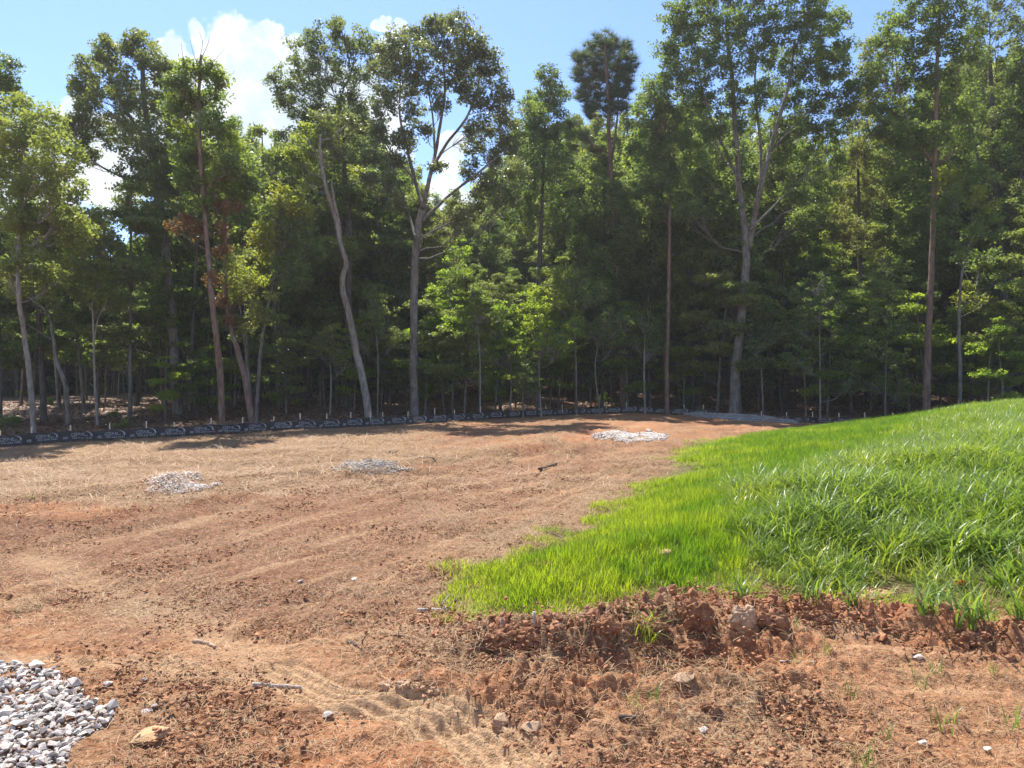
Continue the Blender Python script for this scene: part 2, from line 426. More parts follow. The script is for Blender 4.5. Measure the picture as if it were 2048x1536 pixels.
def straw_material(name, a, b, tr=.25):
    m, t = mat(name); r = t.node('ShaderNodeObjectInfo').outputs['Random']
    c = attr(t, 'c')
    col = t.mix(c, a, b); col = t.mix(t.math('MULTIPLY', r, .35), col, (.38,.19,.10))
    pr = t.node('ShaderNodeBsdfPrincipled', {'Base Color': col, 'Roughness': .6, 'Specular IOR Level': .4})
    ts = t.node('ShaderNodeBsdfTranslucent', {'Color': col})
    finish(t, t.mixs(tr, pr.outputs[0], ts.outputs[0])); return m
M_straw = straw_material('straw', (.20,.10,.045), (.52,.36,.18))
M_litter = straw_material('leaf_litter_flakes', (.16,.085,.05), (.40,.27,.18), .15)

def grass_material(name, dark, light, yellow, spec, rough, trans, tm):
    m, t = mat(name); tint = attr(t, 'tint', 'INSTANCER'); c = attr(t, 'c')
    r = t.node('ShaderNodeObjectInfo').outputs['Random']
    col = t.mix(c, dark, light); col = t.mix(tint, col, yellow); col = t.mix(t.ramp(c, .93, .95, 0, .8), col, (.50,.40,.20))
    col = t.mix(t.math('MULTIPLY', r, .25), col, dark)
    pr = t.node('ShaderNodeBsdfPrincipled', {'Base Color': col, 'Roughness': rough, 'Specular IOR Level': spec})
    ts = t.node('ShaderNodeBsdfTranslucent', {'Color': t.mix(1., col, tm, 'MULTIPLY')})
    finish(t, t.mixs(trans, pr.outputs[0], ts.outputs[0])); return m
M_grass = grass_material('fine_grass', (.060,.135,.013), (.155,.29,.028), (.31,.375,.042), .3, .45, .6, (1.5,1.5,.5))
M_tall = grass_material('coarse_grass', (.080,.150,.028), (.22,.33,.075), (.34,.39,.07), .5, .38, .5, (1.5,1.45,.6))

def ground_material():
    m, t = mat('clay_ground'); co = t.node('ShaderNodeTexCoord').outputs['Object']
    straw = attr(t, 'straw'); green = attr(t, 'green'); wood = attr(t, 'wood'); red = attr(t, 'red')
    a = t.noise(co, 1.6, 6, .65); b = t.noise(co, 14, 5, .65); c = t.noise(co, 60, 4, .7); d = t.noise(co, .45, 3, .5)
    clay = t.mix(t.ramp(b, .3, .7), (.190,.080,.038), (.385,.185,.085))
    clay = t.mix(t.math('MULTIPLY', t.ramp(a, .4, .7), .5), clay, (.40,.24,.13))
    clay = t.mix(t.math('MULTIPLY', t.ramp(d, .52, .68), .5), clay, (.20,.115,.080))
    clay = t.mix(t.math('MULTIPLY', red, .75), clay, (.43,.145,.055))
    mulch = attr(t, 'mulch'); pale = attr(t, 'pale')
    clay = t.mix(t.math('MULTIPLY', mulch, .85), clay, t.mix(t.ramp(b, .3, .7), (.110,.050,.028), (.220,.110,.060)))
    clay = t.mix(t.math('MULTIPLY', pale, .8), clay, (.47,.31,.175))
    # straw and shredded mulch: short streaks lying every way
    w1 = t.vmath('MULTIPLY', t.vmath('ADD', co, t.node('ShaderNodeVectorMath', {0: t.noise(co, 3, 2, .5, out=1), 3: .5}, operation='SCALE').outputs[0]), (18, 90, 30))
    w2 = t.vmath('MULTIPLY', t.vmath('ADD', co, t.node('ShaderNodeVectorMath', {0: t.noise(co, 4, 2, .5, out=1), 3: .4}, operation='SCALE').outputs[0]), (85, 16, 30))
    s1 = t.noise(w1, 1, 3, .6); s2 = t.noise(w2, 1, 3, .6)
    st = t.math('MAXIMUM', s1, s2)
    strawc = t.mix(t.ramp(st, .48, .68), (.18,.10,.055), (.47,.35,.20))
    sm = t.ramp(t.math('ADD', t.math('MULTIPLY', straw, 1.25), t.math('MULTIPLY', t.math('SUBTRACT', b, .5), 1.3)), .35, .75)
    sm2 = t.math('MAXIMUM', t.math('MULTIPLY', sm, .85), t.math('MULTIPLY', t.ramp(st, .58, .66), .45))
    col = t.mix(sm2, clay, strawc)
    soil = t.mix(t.ramp(b, .35, .65), (.10,.065,.035), (.16,.17,.05))
    spk = t.noise(co, 38, 3, .75); col = t.mix(t.ramp(spk, .30, .48, .65, 0), col, (.09,.038,.02)); col = t.mix(t.ramp(spk, .55, .72, 0, .5), col, (.66,.44,.28))
    col = t.mix(green, col, soil)
    vor = t.node('ShaderNodeTexVoronoi', {'Vector': co, 'Scale': 9.0, 'Randomness': 1.0}, feature='F1')
    flake = t.mix(vor.outputs['Color'], (.13,.075,.050), (.36,.25,.18))
    lit = t.mix(t.ramp(c, .3, .7), (.11,.065,.045), (.25,.165,.12)); lit = t.mix(.5, lit, flake)
    lit = t.mix(t.math('MULTIPLY', t.ramp(t.noise(co, .5, 4, .6), .55, .7), .35), lit, (.10,.13,.04))
    col = t.mix(wood, col, lit)
    hgt = t.math('ADD', t.math('MULTIPLY', b, 1.), t.math('ADD', t.math('MULTIPLY', c, .45), t.math('MULTIPLY', st, t.math('MULTIPLY', straw, .5))))
    bp = t.node('ShaderNodeBump', {'Height': hgt, 'Strength': 1., 'Distance': .035})
    finish(t, t.node('ShaderNodeBsdfPrincipled', {'Base Color': col, 'Roughness': .95, 'Specular IOR Level': .15, 'Normal': bp.outputs[0]}).outputs[0]); return m
M_ground = ground_material()

# ------------------------------------------------------------------ ground sheet
def straw_mask(X, Y):
    """how much straw lies on the clay; two stretches of straw and two of bare mulch, as in the photograph"""
    n = fbm(X, Y, .5, 4, 101)
    px = 1024+F*X/np.maximum(Y, 2.)
    s = .45+.45*n
    s = s+.65*sstep(10.5, 12, Y+.6*n)*sstep(900, 700, px)+.35*sstep(15, 18, Y)*sstep(20, 17, Y+0*X)
    s = s+.55*np.exp(-(pl_dist(X, Y, EDGE[5:17])[0]/1.3)**2)
    s = s-.45*sstep(11, 10, Y+.5*n)*sstep(6.0, 7.0, Y)*sstep(950, 750, px)
    s = s-.25*sstep(6.2, 5, Y)-.35*sstep(20, 23, Y)*sstep(1100, 1250, px)
    return np.clip(s, 0, 1)

ang = np.concatenate([np.linspace(-180, -42, 30)[:-1], np.linspace(-42, 42, 600), np.linspace(42, 180, 30)[1:-1]])
rows = [.3, .9, 1.5, 2.0, 2.3]
r = 2.5
while r < 42:
    rows.append(r); r += max(r*r/(CAMZ*750)*(.8 if r < 7 else 1.25), .010) if r < 30 else .45
rows = np.array(rows+list(np.geomspace(43, 105, 50))+[130, 170, 240, 340, 500])
A, Rr = np.meshgrid(np.radians(ang), rows)
GX = Rr*np.sin(A); GY = Rr*np.cos(A)
gzv, gdh, gwood, gclear, gpx = terrain(GX.ravel(), GY.ravel(), True, True)
x_, y_ = GX.ravel(), GY.ravel()
red = np.zeros_like(x_)
for q in FURROW: red = np.maximum(red, np.exp(-(pl_dist(x_, y_, q)[0]/.45)**2))
red = np.maximum(red*.9, .75*np.exp(-(pl_dist(x_, y_, BERM)[0]/.25)**2))
red = np.clip(red+.35*sstep(.2, .7, fbm(x_, y_, .7, 3, 111)), 0, 1)
tr1 = pl_dist(x_, y_, TRACK)[0]
stw = straw_mask(x_, y_)*sstep(.15, .3, tr1)
red = red*sstep(.15, .25, tr1)
nc, nr = len(ang), len(rows)
ii = np.arange(nr-1)[:, None]*nc; jj = np.arange(nc)[None, :]; j2 = (jj+1) % nc
Q = np.stack([(ii+jj).ravel(), (ii+j2).ravel(), (ii+nc+j2).ravel(), (ii+nc+jj).ravel()], 1)
Q = Q[:, ::-1]
MUL = [flatw(*p) for p in [(-900,1060),(-200,1050),(300,1020),(700,968),(1000,935),(1180,905),(1330,885),(1430,872),(1560,857),(1440,882),(1340,908),(1230,950),(1120,985),(1010,1020),(930,1075),(860,1130),(800,1190),(700,1245),(500,1270),(300,1250),(100,1180),(-200,1200),(-900,1200)]]
mi = inside(x_, y_, MUL); md = pl_dist(x_, y_, MUL+[MUL[0]])[0]/(.09*np.maximum(y_, 3)); mulch = sstep(-1.2, 1.0, np.where(mi, md, -md)+1.1*fbm(x_, y_, .8, 4, 121))
pale = np.maximum(1.*sstep(.20, .15, tr1), .55*np.exp(-(pl_dist(x_, y_, TRACK2)[0]/.22)**2))
pale = np.maximum(pale, .7*sstep(.25, .8, vnoise((x_*.98-y_*.2)*.5, (x_*.2+y_*.98)*3.2, 131))*sstep(6.5, 5, y_)*(gdh < 0))
sw = np.zeros_like(x_)
for q in SWEEPS: sw = np.maximum(sw, np.exp(-(pl_dist(x_, y_, q)[0]/.28)**2)*(.55+.45*vnoise(x_*1.2, y_*1.2, 171)))
pale = np.maximum(pale, .35*sw)
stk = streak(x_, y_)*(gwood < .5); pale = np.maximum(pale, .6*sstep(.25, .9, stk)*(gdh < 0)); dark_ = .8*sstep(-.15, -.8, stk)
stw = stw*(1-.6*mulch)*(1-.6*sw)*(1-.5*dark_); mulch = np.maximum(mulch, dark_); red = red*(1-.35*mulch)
gme = tri_mesh('ground', np.stack([x_, y_, gzv], 1), Q, True,
               {'straw': stw, 'green': sstep(.0, .5, gdh+.15*fbm(x_, y_, 3, 2, 5)), 'wood': gwood, 'red': red, 'mulch': mulch, 'pale': pale})
ground = link('ground', gme, M_ground); tag(ground, kind='structure')
print('ground verts', len(x_))

# ------------------------------------------------------------------ scatter by geometry nodes (grass, straw, crumbs)
def scatter(name, P, rot, sc, sources, tint=None, label=None, cat=None, vi=None, parent=None, kind='stuff'):
    P = np.asarray(P, np.float32); n = len(P)
    me = bpy.data.meshes.new(name); me.vertices.add(n); me.vertices.foreach_set('co', P.ravel())
    def av(k, a, typ, prop): at = me.attributes.new(k, typ, 'POINT'); at.data.foreach_set(prop, np.ascontiguousarray(a).ravel())
    av('rotv', np.asarray(rot, np.float32), 'FLOAT_VECTOR', 'vector')
    sc = np.asarray(sc, np.float32); sc = np.repeat(sc[:, None], 3, 1) if sc.ndim == 1 else sc
    av('scv', sc, 'FLOAT_VECTOR', 'vector')
    av('vi', np.asarray(vi if vi is not None else rng.integers(0, len(sources), n), np.int32), 'INT', 'value')
    av('tint', np.asarray(tint if tint is not None else np.zeros(n), np.float32), 'FLOAT', 'value')
    o = link(name, me, None, parent)
    coll = bpy.data.collections.new(name+'_pieces')
    for i, sme in enumerate(sources):
        so = bpy.data.objects.new('%s_piece_%02d' % (name, i), sme); coll.objects.link(so)
    g = bpy.data.node_groups.new(name, 'GeometryNodeTree')
    g.interface.new_socket('Geometry', in_out='INPUT', socket_type='NodeSocketGeometry')
    g.interface.new_socket('Geometry', in_out='OUTPUT', socket_type='NodeSocketGeometry')
    N = g.nodes; L = g.links
    gi = N.new('NodeGroupInput'); go = N.new('NodeGroupOutput'); ip = N.new('GeometryNodeInstanceOnPoints')
    ci = N.new('GeometryNodeCollectionInfo'); ci.inputs[0].default_value = coll
    ci.inputs['Separate Children'].default_value = True; ci.inputs['Reset Children'].default_value = True
    def na(k, typ):
        a = N.new('GeometryNodeInputNamedAttribute'); a.data_type = typ; a.inputs[0].default_value = k; return a.outputs[0]
    L.new(gi.outputs[0], ip.inputs['Points']); L.new(ci.outputs[0], ip.inputs['Instance'])
    ip.inputs['Pick Instance'].default_value = True
    L.new(na('vi', 'INT'), ip.inputs['Instance Index'])
    e2r = N.new('FunctionNodeEulerToRotation'); L.new(na('rotv', 'FLOAT_VECTOR'), e2r.inputs[0]); L.new(e2r.outputs[0], ip.inputs['Rotation'])
    L.new(na('scv', 'FLOAT_VECTOR'), ip.inputs['Scale']); L.new(ip.outputs[0], go.inputs[0])
    md = o.modifiers.new('scatter', 'NODES'); md.node_group = g
    return tag(o, label, cat, None, kind)

def blades(seed, n, spread, hmin, hmax, width, bend, segs, mat_, upright=.25):
    r = np.random.default_rng(seed); g = Geo()
    for i in range(n):
        a = r.uniform(0, 2*np.pi); rad = spread*math.sqrt(r.uniform()); b = np.array([rad*math.cos(a), rad*math.sin(a), -.02])
        h = r.uniform(hmin, hmax); la = r.uniform(0, 2*np.pi); ld = np.array([math.cos(la), math.sin(la), 0])
        wd = np.cross(ld, [0, 0, 1]); lean = r.uniform(.05, upright); be = bend*r.uniform(.4, 1.3); w0 = width*r.uniform(.7, 1.2)
        t = np.linspace(0, 1, segs+1)
        out = h*(lean*t+be*t**2.2); up = h*(t-.45*be*t**3); 
        C = b+out[:, None]*ld+np.stack([0*t, 0*t, up], 1)
        ww = w0*np.clip(1.15*(1-t**1.7), .0, 1)*np.minimum(1, .55+3*t)
        L_ = C[:-1]-wd*ww[:-1, None]/2; R_ = C[:-1]+wd*ww[:-1, None]/2
        V = np.empty((2*segs+1, 3)); V[0:-1:2] = L_; V[1:-1:2] = R_; V[-1] = C[-1]
        T = []
        for s in range(segs-1): T += [(2*s, 2*s+1, 2*s+3), (2*s, 2*s+3, 2*s+2)]
        T.append((2*segs-2, 2*segs-1, 2*segs))
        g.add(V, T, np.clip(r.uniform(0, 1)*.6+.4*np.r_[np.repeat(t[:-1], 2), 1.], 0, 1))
    me = g.mesh('grass_tuft'); me.materials.append(mat_); return me
fine = [blades(200+i, 34, .12, .10, .22, .0065, .35, 3, M_grass) for i in range(5)]
tall = [blades(230+i, 26, .12, .14, .42, .0115, .75, 5, M_tall, .4) for i in range(5)]
tall += [blades(240+i, 30, .12, .12, .32, .008, .6, 4, M_tall, .3) for i in range(2)]

tall += [blades(250+i, 14, .11, .18, .42, .017, .8, 6, M_tall, .4) for i in range(4)]
def hill_points(n, xr, yr, dens):
    X = rng.uniform(*xr, n); Y = rng.uniform(*yr, n)
    h, d = hill(X, Y)
    d = d+.42*fbm(X, Y, 1.7, 4, 151)-.9*np.exp(-(((X-3.2)/1.6)**2+((Y-13.8)/1.5)**2))-.35*np.exp(-(((X-.25)/.3)**2+((Y-6.9)/.35)**2))
    keep = (d > -.25) & (rng.uniform(size=n) < dens(X, Y, d)) & (np.abs(X) < .8*Y+2)
    return X[keep], Y[keep], d[keep]
def coarse_mask(X, Y):
    ins = inside(X, Y, COARSE); d = pl_dist(X, Y, COARSE+[COARSE[0]])[0]
    return sstep(-1., 1.2, np.where(ins, d, -d)/(.12*Y)+1.3*fbm(X, Y, .9, 3, 161))
X, Y, d = hill_points(150000, (-1.5, 22), (4.2, 34), lambda X, Y, d: (.30+.70*sstep(14, 6, Y))*sstep(-.3, .45, d)*(1-.92*coarse_mask(X, Y))*sstep(-.75, -.3, fbm(X, Y, 1.2, 3, 171)+.9*sstep(.1, 1.6, d)))
n = len(X); hs = (.55+.55*sstep(0, 1.2, d))*(1+.16*sstep(8, 22, Y)*1.5)*(1+.25*fbm(X, Y, .9, 2, 181))
tint = np.clip((.85-.85*sstep(-.1, 1.5, d+1.5*fbm(X, Y, 1.1, 4, 191)))*(1-.6*sstep(13, 20, Y))+.3*rng.normal(size=n)*.6+.16+.6*sstep(.1, .6, fbm(X, Y, .7, 3, 196)), 0, 1)
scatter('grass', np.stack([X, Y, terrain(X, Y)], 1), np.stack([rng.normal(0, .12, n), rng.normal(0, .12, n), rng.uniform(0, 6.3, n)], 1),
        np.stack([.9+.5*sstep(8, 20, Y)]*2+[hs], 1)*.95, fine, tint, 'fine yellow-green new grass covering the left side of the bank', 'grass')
print('fine', n)
X, Y, d = hill_points(150000, (-.5, 32), (4.4, 36), lambda X, Y, d: (.28+.72*sstep(14, 6, Y))*coarse_mask(X, Y)*(.22+.78*sstep(.1, 1.1, d+.5*fbm(X, Y, 1.1, 2, 195)-.5*sstep(1650, 1950, 1024+F*X/Y)*sstep(9, 6, Y))))
n = len(X); hs = (.65+.45*sstep(.1, 1.5, d))*(.55+.45*sstep(.2, .9, coarse_mask(X, Y)))*(1-.25*sstep(8, 20, Y))*(1+.25*fbm(X, Y, .8, 2, 182))
tint = np.clip(.25*rng.normal(size=n)+.12+.5*sstep(.8, .1, d)+.4*sstep(.1, .6, fbm(X, Y, .6, 3, 197)), 0, 1)
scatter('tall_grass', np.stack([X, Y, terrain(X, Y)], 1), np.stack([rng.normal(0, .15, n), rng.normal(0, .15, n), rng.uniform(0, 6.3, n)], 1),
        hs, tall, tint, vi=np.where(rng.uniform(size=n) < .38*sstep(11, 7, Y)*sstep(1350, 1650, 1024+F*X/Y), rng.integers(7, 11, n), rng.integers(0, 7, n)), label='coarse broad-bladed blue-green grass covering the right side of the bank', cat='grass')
print('tall', n)

# straw strands, soil crumbs and leaf litter
def strands(seed, n, spread, lmin, lmax, wd, mat_, zup=.02):
    r = np.random.default_rng(seed); g = Geo()
    for i in range(n):
        c = np.array([*r.uniform(-spread, spread, 2), r.uniform(0, zup)]); a = r.uniform(0, 2*np.pi)
        u = np.array([math.cos(a), math.sin(a), r.normal(0, .22)])*r.uniform(lmin, lmax)/2
        v = np.cross(u, [0, 0, 1]); v = v/np.linalg.norm(v)*wd*r.uniform(.6, 1.4)/2; k = np.array([0, 0, r.uniform(0, .012)])
        g.add([c-u-v, c-u+v, c+k+v, c+k-v, c+u], [(0, 1, 2), (0, 2, 3), (3, 2, 4)], r.uniform())
    me = g.mesh('straw'); me.materials.append(mat_); return me
sm = [strands(300+i, 22, .15, .03, .12, .0026, M_straw) for i in range(6)]
sm2 = [strands(310+i, 16, .3, .12, .45, .008, M_straw, .03) for i in range(3)]
n0 = 60000; a_ = np.radians(rng.uniform(-41, 41, n0)); rr = 2.6+rng.uniform(0, 1, n0)**1.4*19
X = rr*np.sin(a_); Y = rr*np.cos(a_); _, dh_ = hill(X, Y)
keep = (rng.uniform(size=n0) < .05+(.28+.30*sstep(6, 9, Y))*straw_mask(X, Y)*sstep(-.2, .5, fbm(X, Y, 1.5, 3, 199)+.15)) & (dh_ < .4) & ~inside(X, Y, GP) & (pl_dist(X, Y, TRACK)[0] > .19)
X, Y = X[keep], Y[keep]; n = len(X)
scatter('straw', np.stack([X, Y, terrain(X, Y)+.004], 1), np.stack([rng.normal(0, .1, n), rng.normal(0, .1, n), rng.uniform(0, 6.3, n)], 1),
        .8+.045*Y, sm, None, 'dry straw and shredded mulch strewn over the red clay', 'straw')
print('straw', n)
n0 = 9000; X = rng.uniform(-26, 18, n0); Y = rng.uniform(11, 36, n0); _, dh_ = hill(X, Y); px = 1024+F*X/Y
keep = (rng.uniform(size=n0) < straw_mask(X, Y)) & (dh_ < .2) & (Y < fence_D(px)-.5)
X, Y = X[keep], Y[keep]; n = len(X)
scatter('straw', np.stack([X, Y, terrain(X, Y)+.005], 1), np.stack([rng.normal(0, .1, n), rng.normal(0, .1, n), rng.uniform(0, 6.3, n)], 1),
        rng.uniform(.8, 1.3, n), sm2, None, 'dry straw lying on the clay in front of the silt fence', 'straw')

M_crumb = simple('clay_crumb', (.31,.15,.08), 1., .35, 22, .3)
def crumbs(seed, n, spread, smin, smax, mat_):
    r = np.random.default_rng(seed); g = Geo()
    V0 = np.array([(1,0,0),(-1,0,0),(0,1,0),(0,-1,0),(0,0,1),(0,0,-1)], float); T0 = [(0,2,4),(2,1,4),(1,3,4),(3,0,4),(2,0,5),(1,2,5),(3,1,5),(0,3,5)]
    for i in range(n):
        s = smin+(smax-smin)*r.uniform()**2.5; V = V0*r.uniform(.45, 1.3, (6, 3))*s*np.array([1, 1, .6])
        q = r.uniform(0, 6.3); R = np.array([[math.cos(q), -math.sin(q), 0], [math.sin(q), math.cos(q), 0], [0, 0, 1]])
        V = V@R.T+r.normal(0, s*.28, (6, 3)); g.add(V+[*r.uniform(-spread, spread, 2), s*.1], T0, r.uniform())
    me = g.mesh('soil_crumb'); me.materials.append(mat_); return me
cm = [crumbs(330+i, 26, .15, .003, .014, M_crumb) for i in range(5)]
n0 = 24000; a_ = np.radians(rng.uniform(-41, 41, n0)); rr = 2.6+rng.uniform(0, 1, n0)**1.5*12
X = rr*np.sin(a_); Y = rr*np.cos(a_); _, dh_ = hill(X, Y)
pm = sstep(-.2, .5, fbm(X, Y, 1.1, 3, 21))+1.2*np.exp(-(pl_dist(X, Y, BERM)[0]/.3)**2)
keep = (rng.uniform(size=n0) < -.12+.42*pm) & (dh_ < .1) & (pl_dist(X, Y, TRACK)[0] > .19)
X, Y = X[keep], Y[keep]; n = len(X)
scatter('soil_crumbs', np.stack([X, Y, terrain(X, Y)], 1), np.stack([rng.normal(0, .2, n), rng.normal(0, .2, n), rng.uniform(0, 6.3, n)], 1),
        rng.uniform(.7, 1.4, n)*(1+.03*Y), cm, None, 'crumbled red clay lying on the near ground', 'soil')

fl = [strands(350+i, 40, .5, .06, .16, .07, M_litter, .05) for i in range(4)]
n0 = 6500; px = rng.uniform(-100, 2100, n0); t_ = rng.uniform(.3, 26, n0); Y = fence_D(px)+t_; X = (px-1024)/F*Y; n = n0
scatter('leaf_litter', np.stack([X, Y, terrain(X, Y)+.01], 1), np.stack([rng.normal(0, .1, n), rng.normal(0, .1, n), rng.uniform(0, 6.3, n)], 1),
        rng.uniform(.8, 1.4, n), fl, None, 'brown fallen leaves covering the floor of the woods', 'leaf litter')

# ------------------------------------------------------------------ silt fence
def fence_at(s_px, off=0.):
    D = fence_D(s_px)-off; return np.array(((s_px-1024)/F*D, D))
def make_fence(px0, px1, label, hprof, logos, stakes, sag=.03):
    g = Geo(); pxs = np.arange(px0, px1+1, 6.0)
    P = np.array([fence_at(p) for p in pxs]); zz = terrain(P[:, 0], P[:, 1])
    r = np.random.default_rng(int(px0)+905)
    h = np.interp(pxs, *hprof)+.02*np.cos(pxs/9.)*0
    wob = .025*vnoise(pxs*.045, pxs*0, 7)+.015*vnoise(pxs*.13, pxs*0, 8)
    top = zz+h+sag*vnoise(pxs*.03, pxs*0+5, 3)
    sk = np.array(sorted(stakes)); kk = np.clip(np.searchsorted(sk, pxs), 1, len(sk)-1); fr = np.clip((pxs-sk[kk-1])/(sk[kk]-sk[kk-1]), 0, 1)
    top = top-4*fr*(1-fr)*(.035+.03*r.uniform(size=len(sk))[kk]); wob = wob+.03*np.sin(fr*3.14)*r.normal(size=len(sk))[kk]
    rowsn = 5; V = []
    for k in range(rowsn):
        f = k/(rowsn-1); V.append(np.stack([P[:, 0], P[:, 1]-.07*(1-f)**2+wob*math.sin(f*3.1), zz-.10+(top-zz+.10)*f], 1))
    V = np.array(V); n = len(pxs)
    idx = lambda k, i: k*n+i
    T = []
    for k in range(rowsn-1):
        for i in range(n-1): T += [(idx(k, i), idx(k, i+1), idx(k+1, i+1)), (idx(k, i), idx(k+1, i+1), idx(k+1, i))]
    root = empty('silt_fence', (P[0][0], P[0][1], zz[0]), label, 'silt fence')
    o0 = Vector(root.location)
    fo = link('fabric', tri_mesh('fabric', V.reshape(-1, 3)-np.array(o0), T, True), M_fabric, root)
    sd = fo.modifiers.new('thick', 'SOLIDIFY'); sd.thickness = .004; sd.offset = 1
    # arc length for placing the print
    seg = np.hypot(*np.diff(P, axis=0).T); S_ = np.r_[0, np.cumsum(seg)]
    def place(s, hgt, off=.012):
        px = np.interp(s, S_, pxs); p = fence_at(px); z0 = np.interp(px, pxs, zz); z1 = np.interp(px, pxs, top)
        f = (hgt+.10)/(z1-z0+.10); y = p[1]-.07*(1-f)**2+np.interp(px, pxs, wob)*math.sin(f*3.1)-off
        return (p[0], y, z0+hgt)
    for lp in logos:
        s0 = np.interp(lp, pxs, S_); hh = np.interp(lp, *hprof)
        for nm, (V2, T2) in PRINTS.items():
            k = min(1., hh/.40)
            VV = np.array([place(s0+x*.80, hh*.52+y*.80*k) for x, y in V2])-np.array(o0)
            lo_ = link(nm, tri_mesh(nm, VV, T2), M_print, root)
            if nm == 'phone_number': lo_['kind'] = 'stuff'
    for sp in stakes:
        p = fence_at(sp, -.03); z = gz(*p); hh = np.interp(sp, *hprof)
        ex = r.uniform(.16, .28); q = Geo(); lean = r.normal(0, .02, 2)
        b = .019
        lo = np.array([p[0], p[1], z-.1]); hi = np.array([p[0]+lean[0], p[1]+lean[1], z+hh+ex])
        c = [(-b, -b), (b, -b), (b, b), (-b, b)]
        V_ = [lo+np.array([x, y, 0]) for x, y in c]+[hi+np.array([x, y, 0]) for x, y in c]
        q.add(np.array(V_)-np.array(o0), [(0,1,5),(0,5,4),(1,2,6),(1,6,5),(2,3,7),(2,7,6),(3,0,4),(3,4,7),(4,5,6),(4,6,7),(3,2,1),(3,1,0)])
        link('stake', q.mesh('stake'), M_stake, root)
    return root

def strokes(paths, wd):
    V = []; T = []
    for P in paths:
        P = np.asarray(P, float); d = np.gradient(P, axis=0); d /= np.linalg.norm(d, axis=1)[:, None]+1e-9
        nrm = np.stack([-d[:, 1], d[:, 0]], 1)*wd/2; b = len(V)
        for p, q in zip(P, nrm): V += [p-q, p+q]
        for i in range(len(P)-1): T += [(b+2*i, b+2*i+2, b+2*i+3), (b+2*i, b+2*i+3, b+2*i+1)]
    return V, T
def shear(V, k=.25): return [(x+k*y, y) for x, y in V]
g_pts = [(-.20,.115),(-.37,.115),(-.43,.10),(-.45,.06),(-.43,.02),(-.38,.0),(-.22,.0),(-.21,.055),(-.33,.055)]
m_pts = [(-.16,0),(-.15,.115),(-.14,.115),(-.075,.02),(-.01,.115),(0,.115),(.01,0)]
l_pts = [(.055,.118),(.05,.005),(.22,.005)]
Vg, Tg = strokes([g_pts, m_pts, l_pts], .022)
Vb, Tb = strokes([[(-.47,-.035),(.42,-.035)]], .008)
arcV = []; arcT = []
for i in range(13):
    f = i/12; a = math.radians(104-104*f); th = .005+.075*f
    arcV += [(.15+.25*math.cos(a), -.01+.20*math.sin(a)), (.15+(.25-th)*math.cos(a), -.01+(.20-th*.8)*math.sin(a))]
arcT = [(2*i, 2*i+1, 2*i+3) for i in range(12)]+[(2*i, 2*i+3, 2*i+2) for i in range(12)]
def join2(*parts):
    V = []; T = []
    for v, t in parts:
        b = len(V); V += list(v); T += [tuple(i+b for i in q) for q in t]
    return V, T
cu = bpy.data.curves.new('phone', 'FONT'); cu.body = '704.660.9681'; cu.size = .105; cu.align_x = 'CENTER'; cu.resolution_u = 1; cu.space_character = 1.35; cu.offset = .004
co_ = bpy.data.objects.new('phone', cu); tm = co_.to_mesh(); PV, PT = mesh_arrays(tm)
PV = [(float(x), float(y)-.135) for x, y, z in PV]; PT = [tuple(int(i) for i in t) for t in PT]
co_.to_mesh_clear(); bpy.data.objects.remove(co_)
bx = strokes([[(.60,-.12),(.76,-.12)], [(.60,-.05),(.76,-.05)], [(.605,-.12),(.605,-.05)], [(.755,-.12),(.755,-.05)], [(.63,-.085),(.735,-.085)]], .018)
PRINTS = {'logo': join2((shear(Vg), Tg), (Vb, Tb), (arcV, arcT)), 'phone_number': (PV, PT), 'small_print': bx}
lg = [-197,-123,-50,23,96,165,232,295,353,410,464,517,568,616,665,711,755,799,841,881,919,957,993,1030,1063,1095,1126,1159,1195,1229,1262,1293,1327,1364,1403]
st_ = [-160,-80,0,64,143,220,292,348,422,486,546,601,654,701,741,767,815,869,908,961,1007,1050,1092,1125,1168,1212,1251,1288,1331,1369,1406]
make_fence(-230, 1440, 'long black printed silt fence running in front of the woods from the left edge', ([-230,0,464,881,1159,1364,1415], [.46,.42,.40,.40,.35,.36,.30]), lg, st_)
make_fence(1520, 1990, 'short black printed silt fence running behind the grass bank at the right', ([1520,1560,1649,1700,1990], [.16,.22,.34,.32,.3]), [1564,1606,1649,1691,1733,1775,1818,1860], [1447-0+76,1573,1626,1678,1730,1785,1840,1890], .06)

# ------------------------------------------------------------------ grey gravel
rocks = [rock_mesh('stone', 400+i, 13, .62+.03*i, 1.2+.05*(i % 4)) for i in range(9)]
for m_ in rocks: m_.materials.append(M_stone_w if False else M_stone)
rocks_w = [rock_mesh('stone', 420+i, 13, .66, 1.3) for i in range(7)]
for m_ in rocks_w: m_.materials.append(M_stone_w)

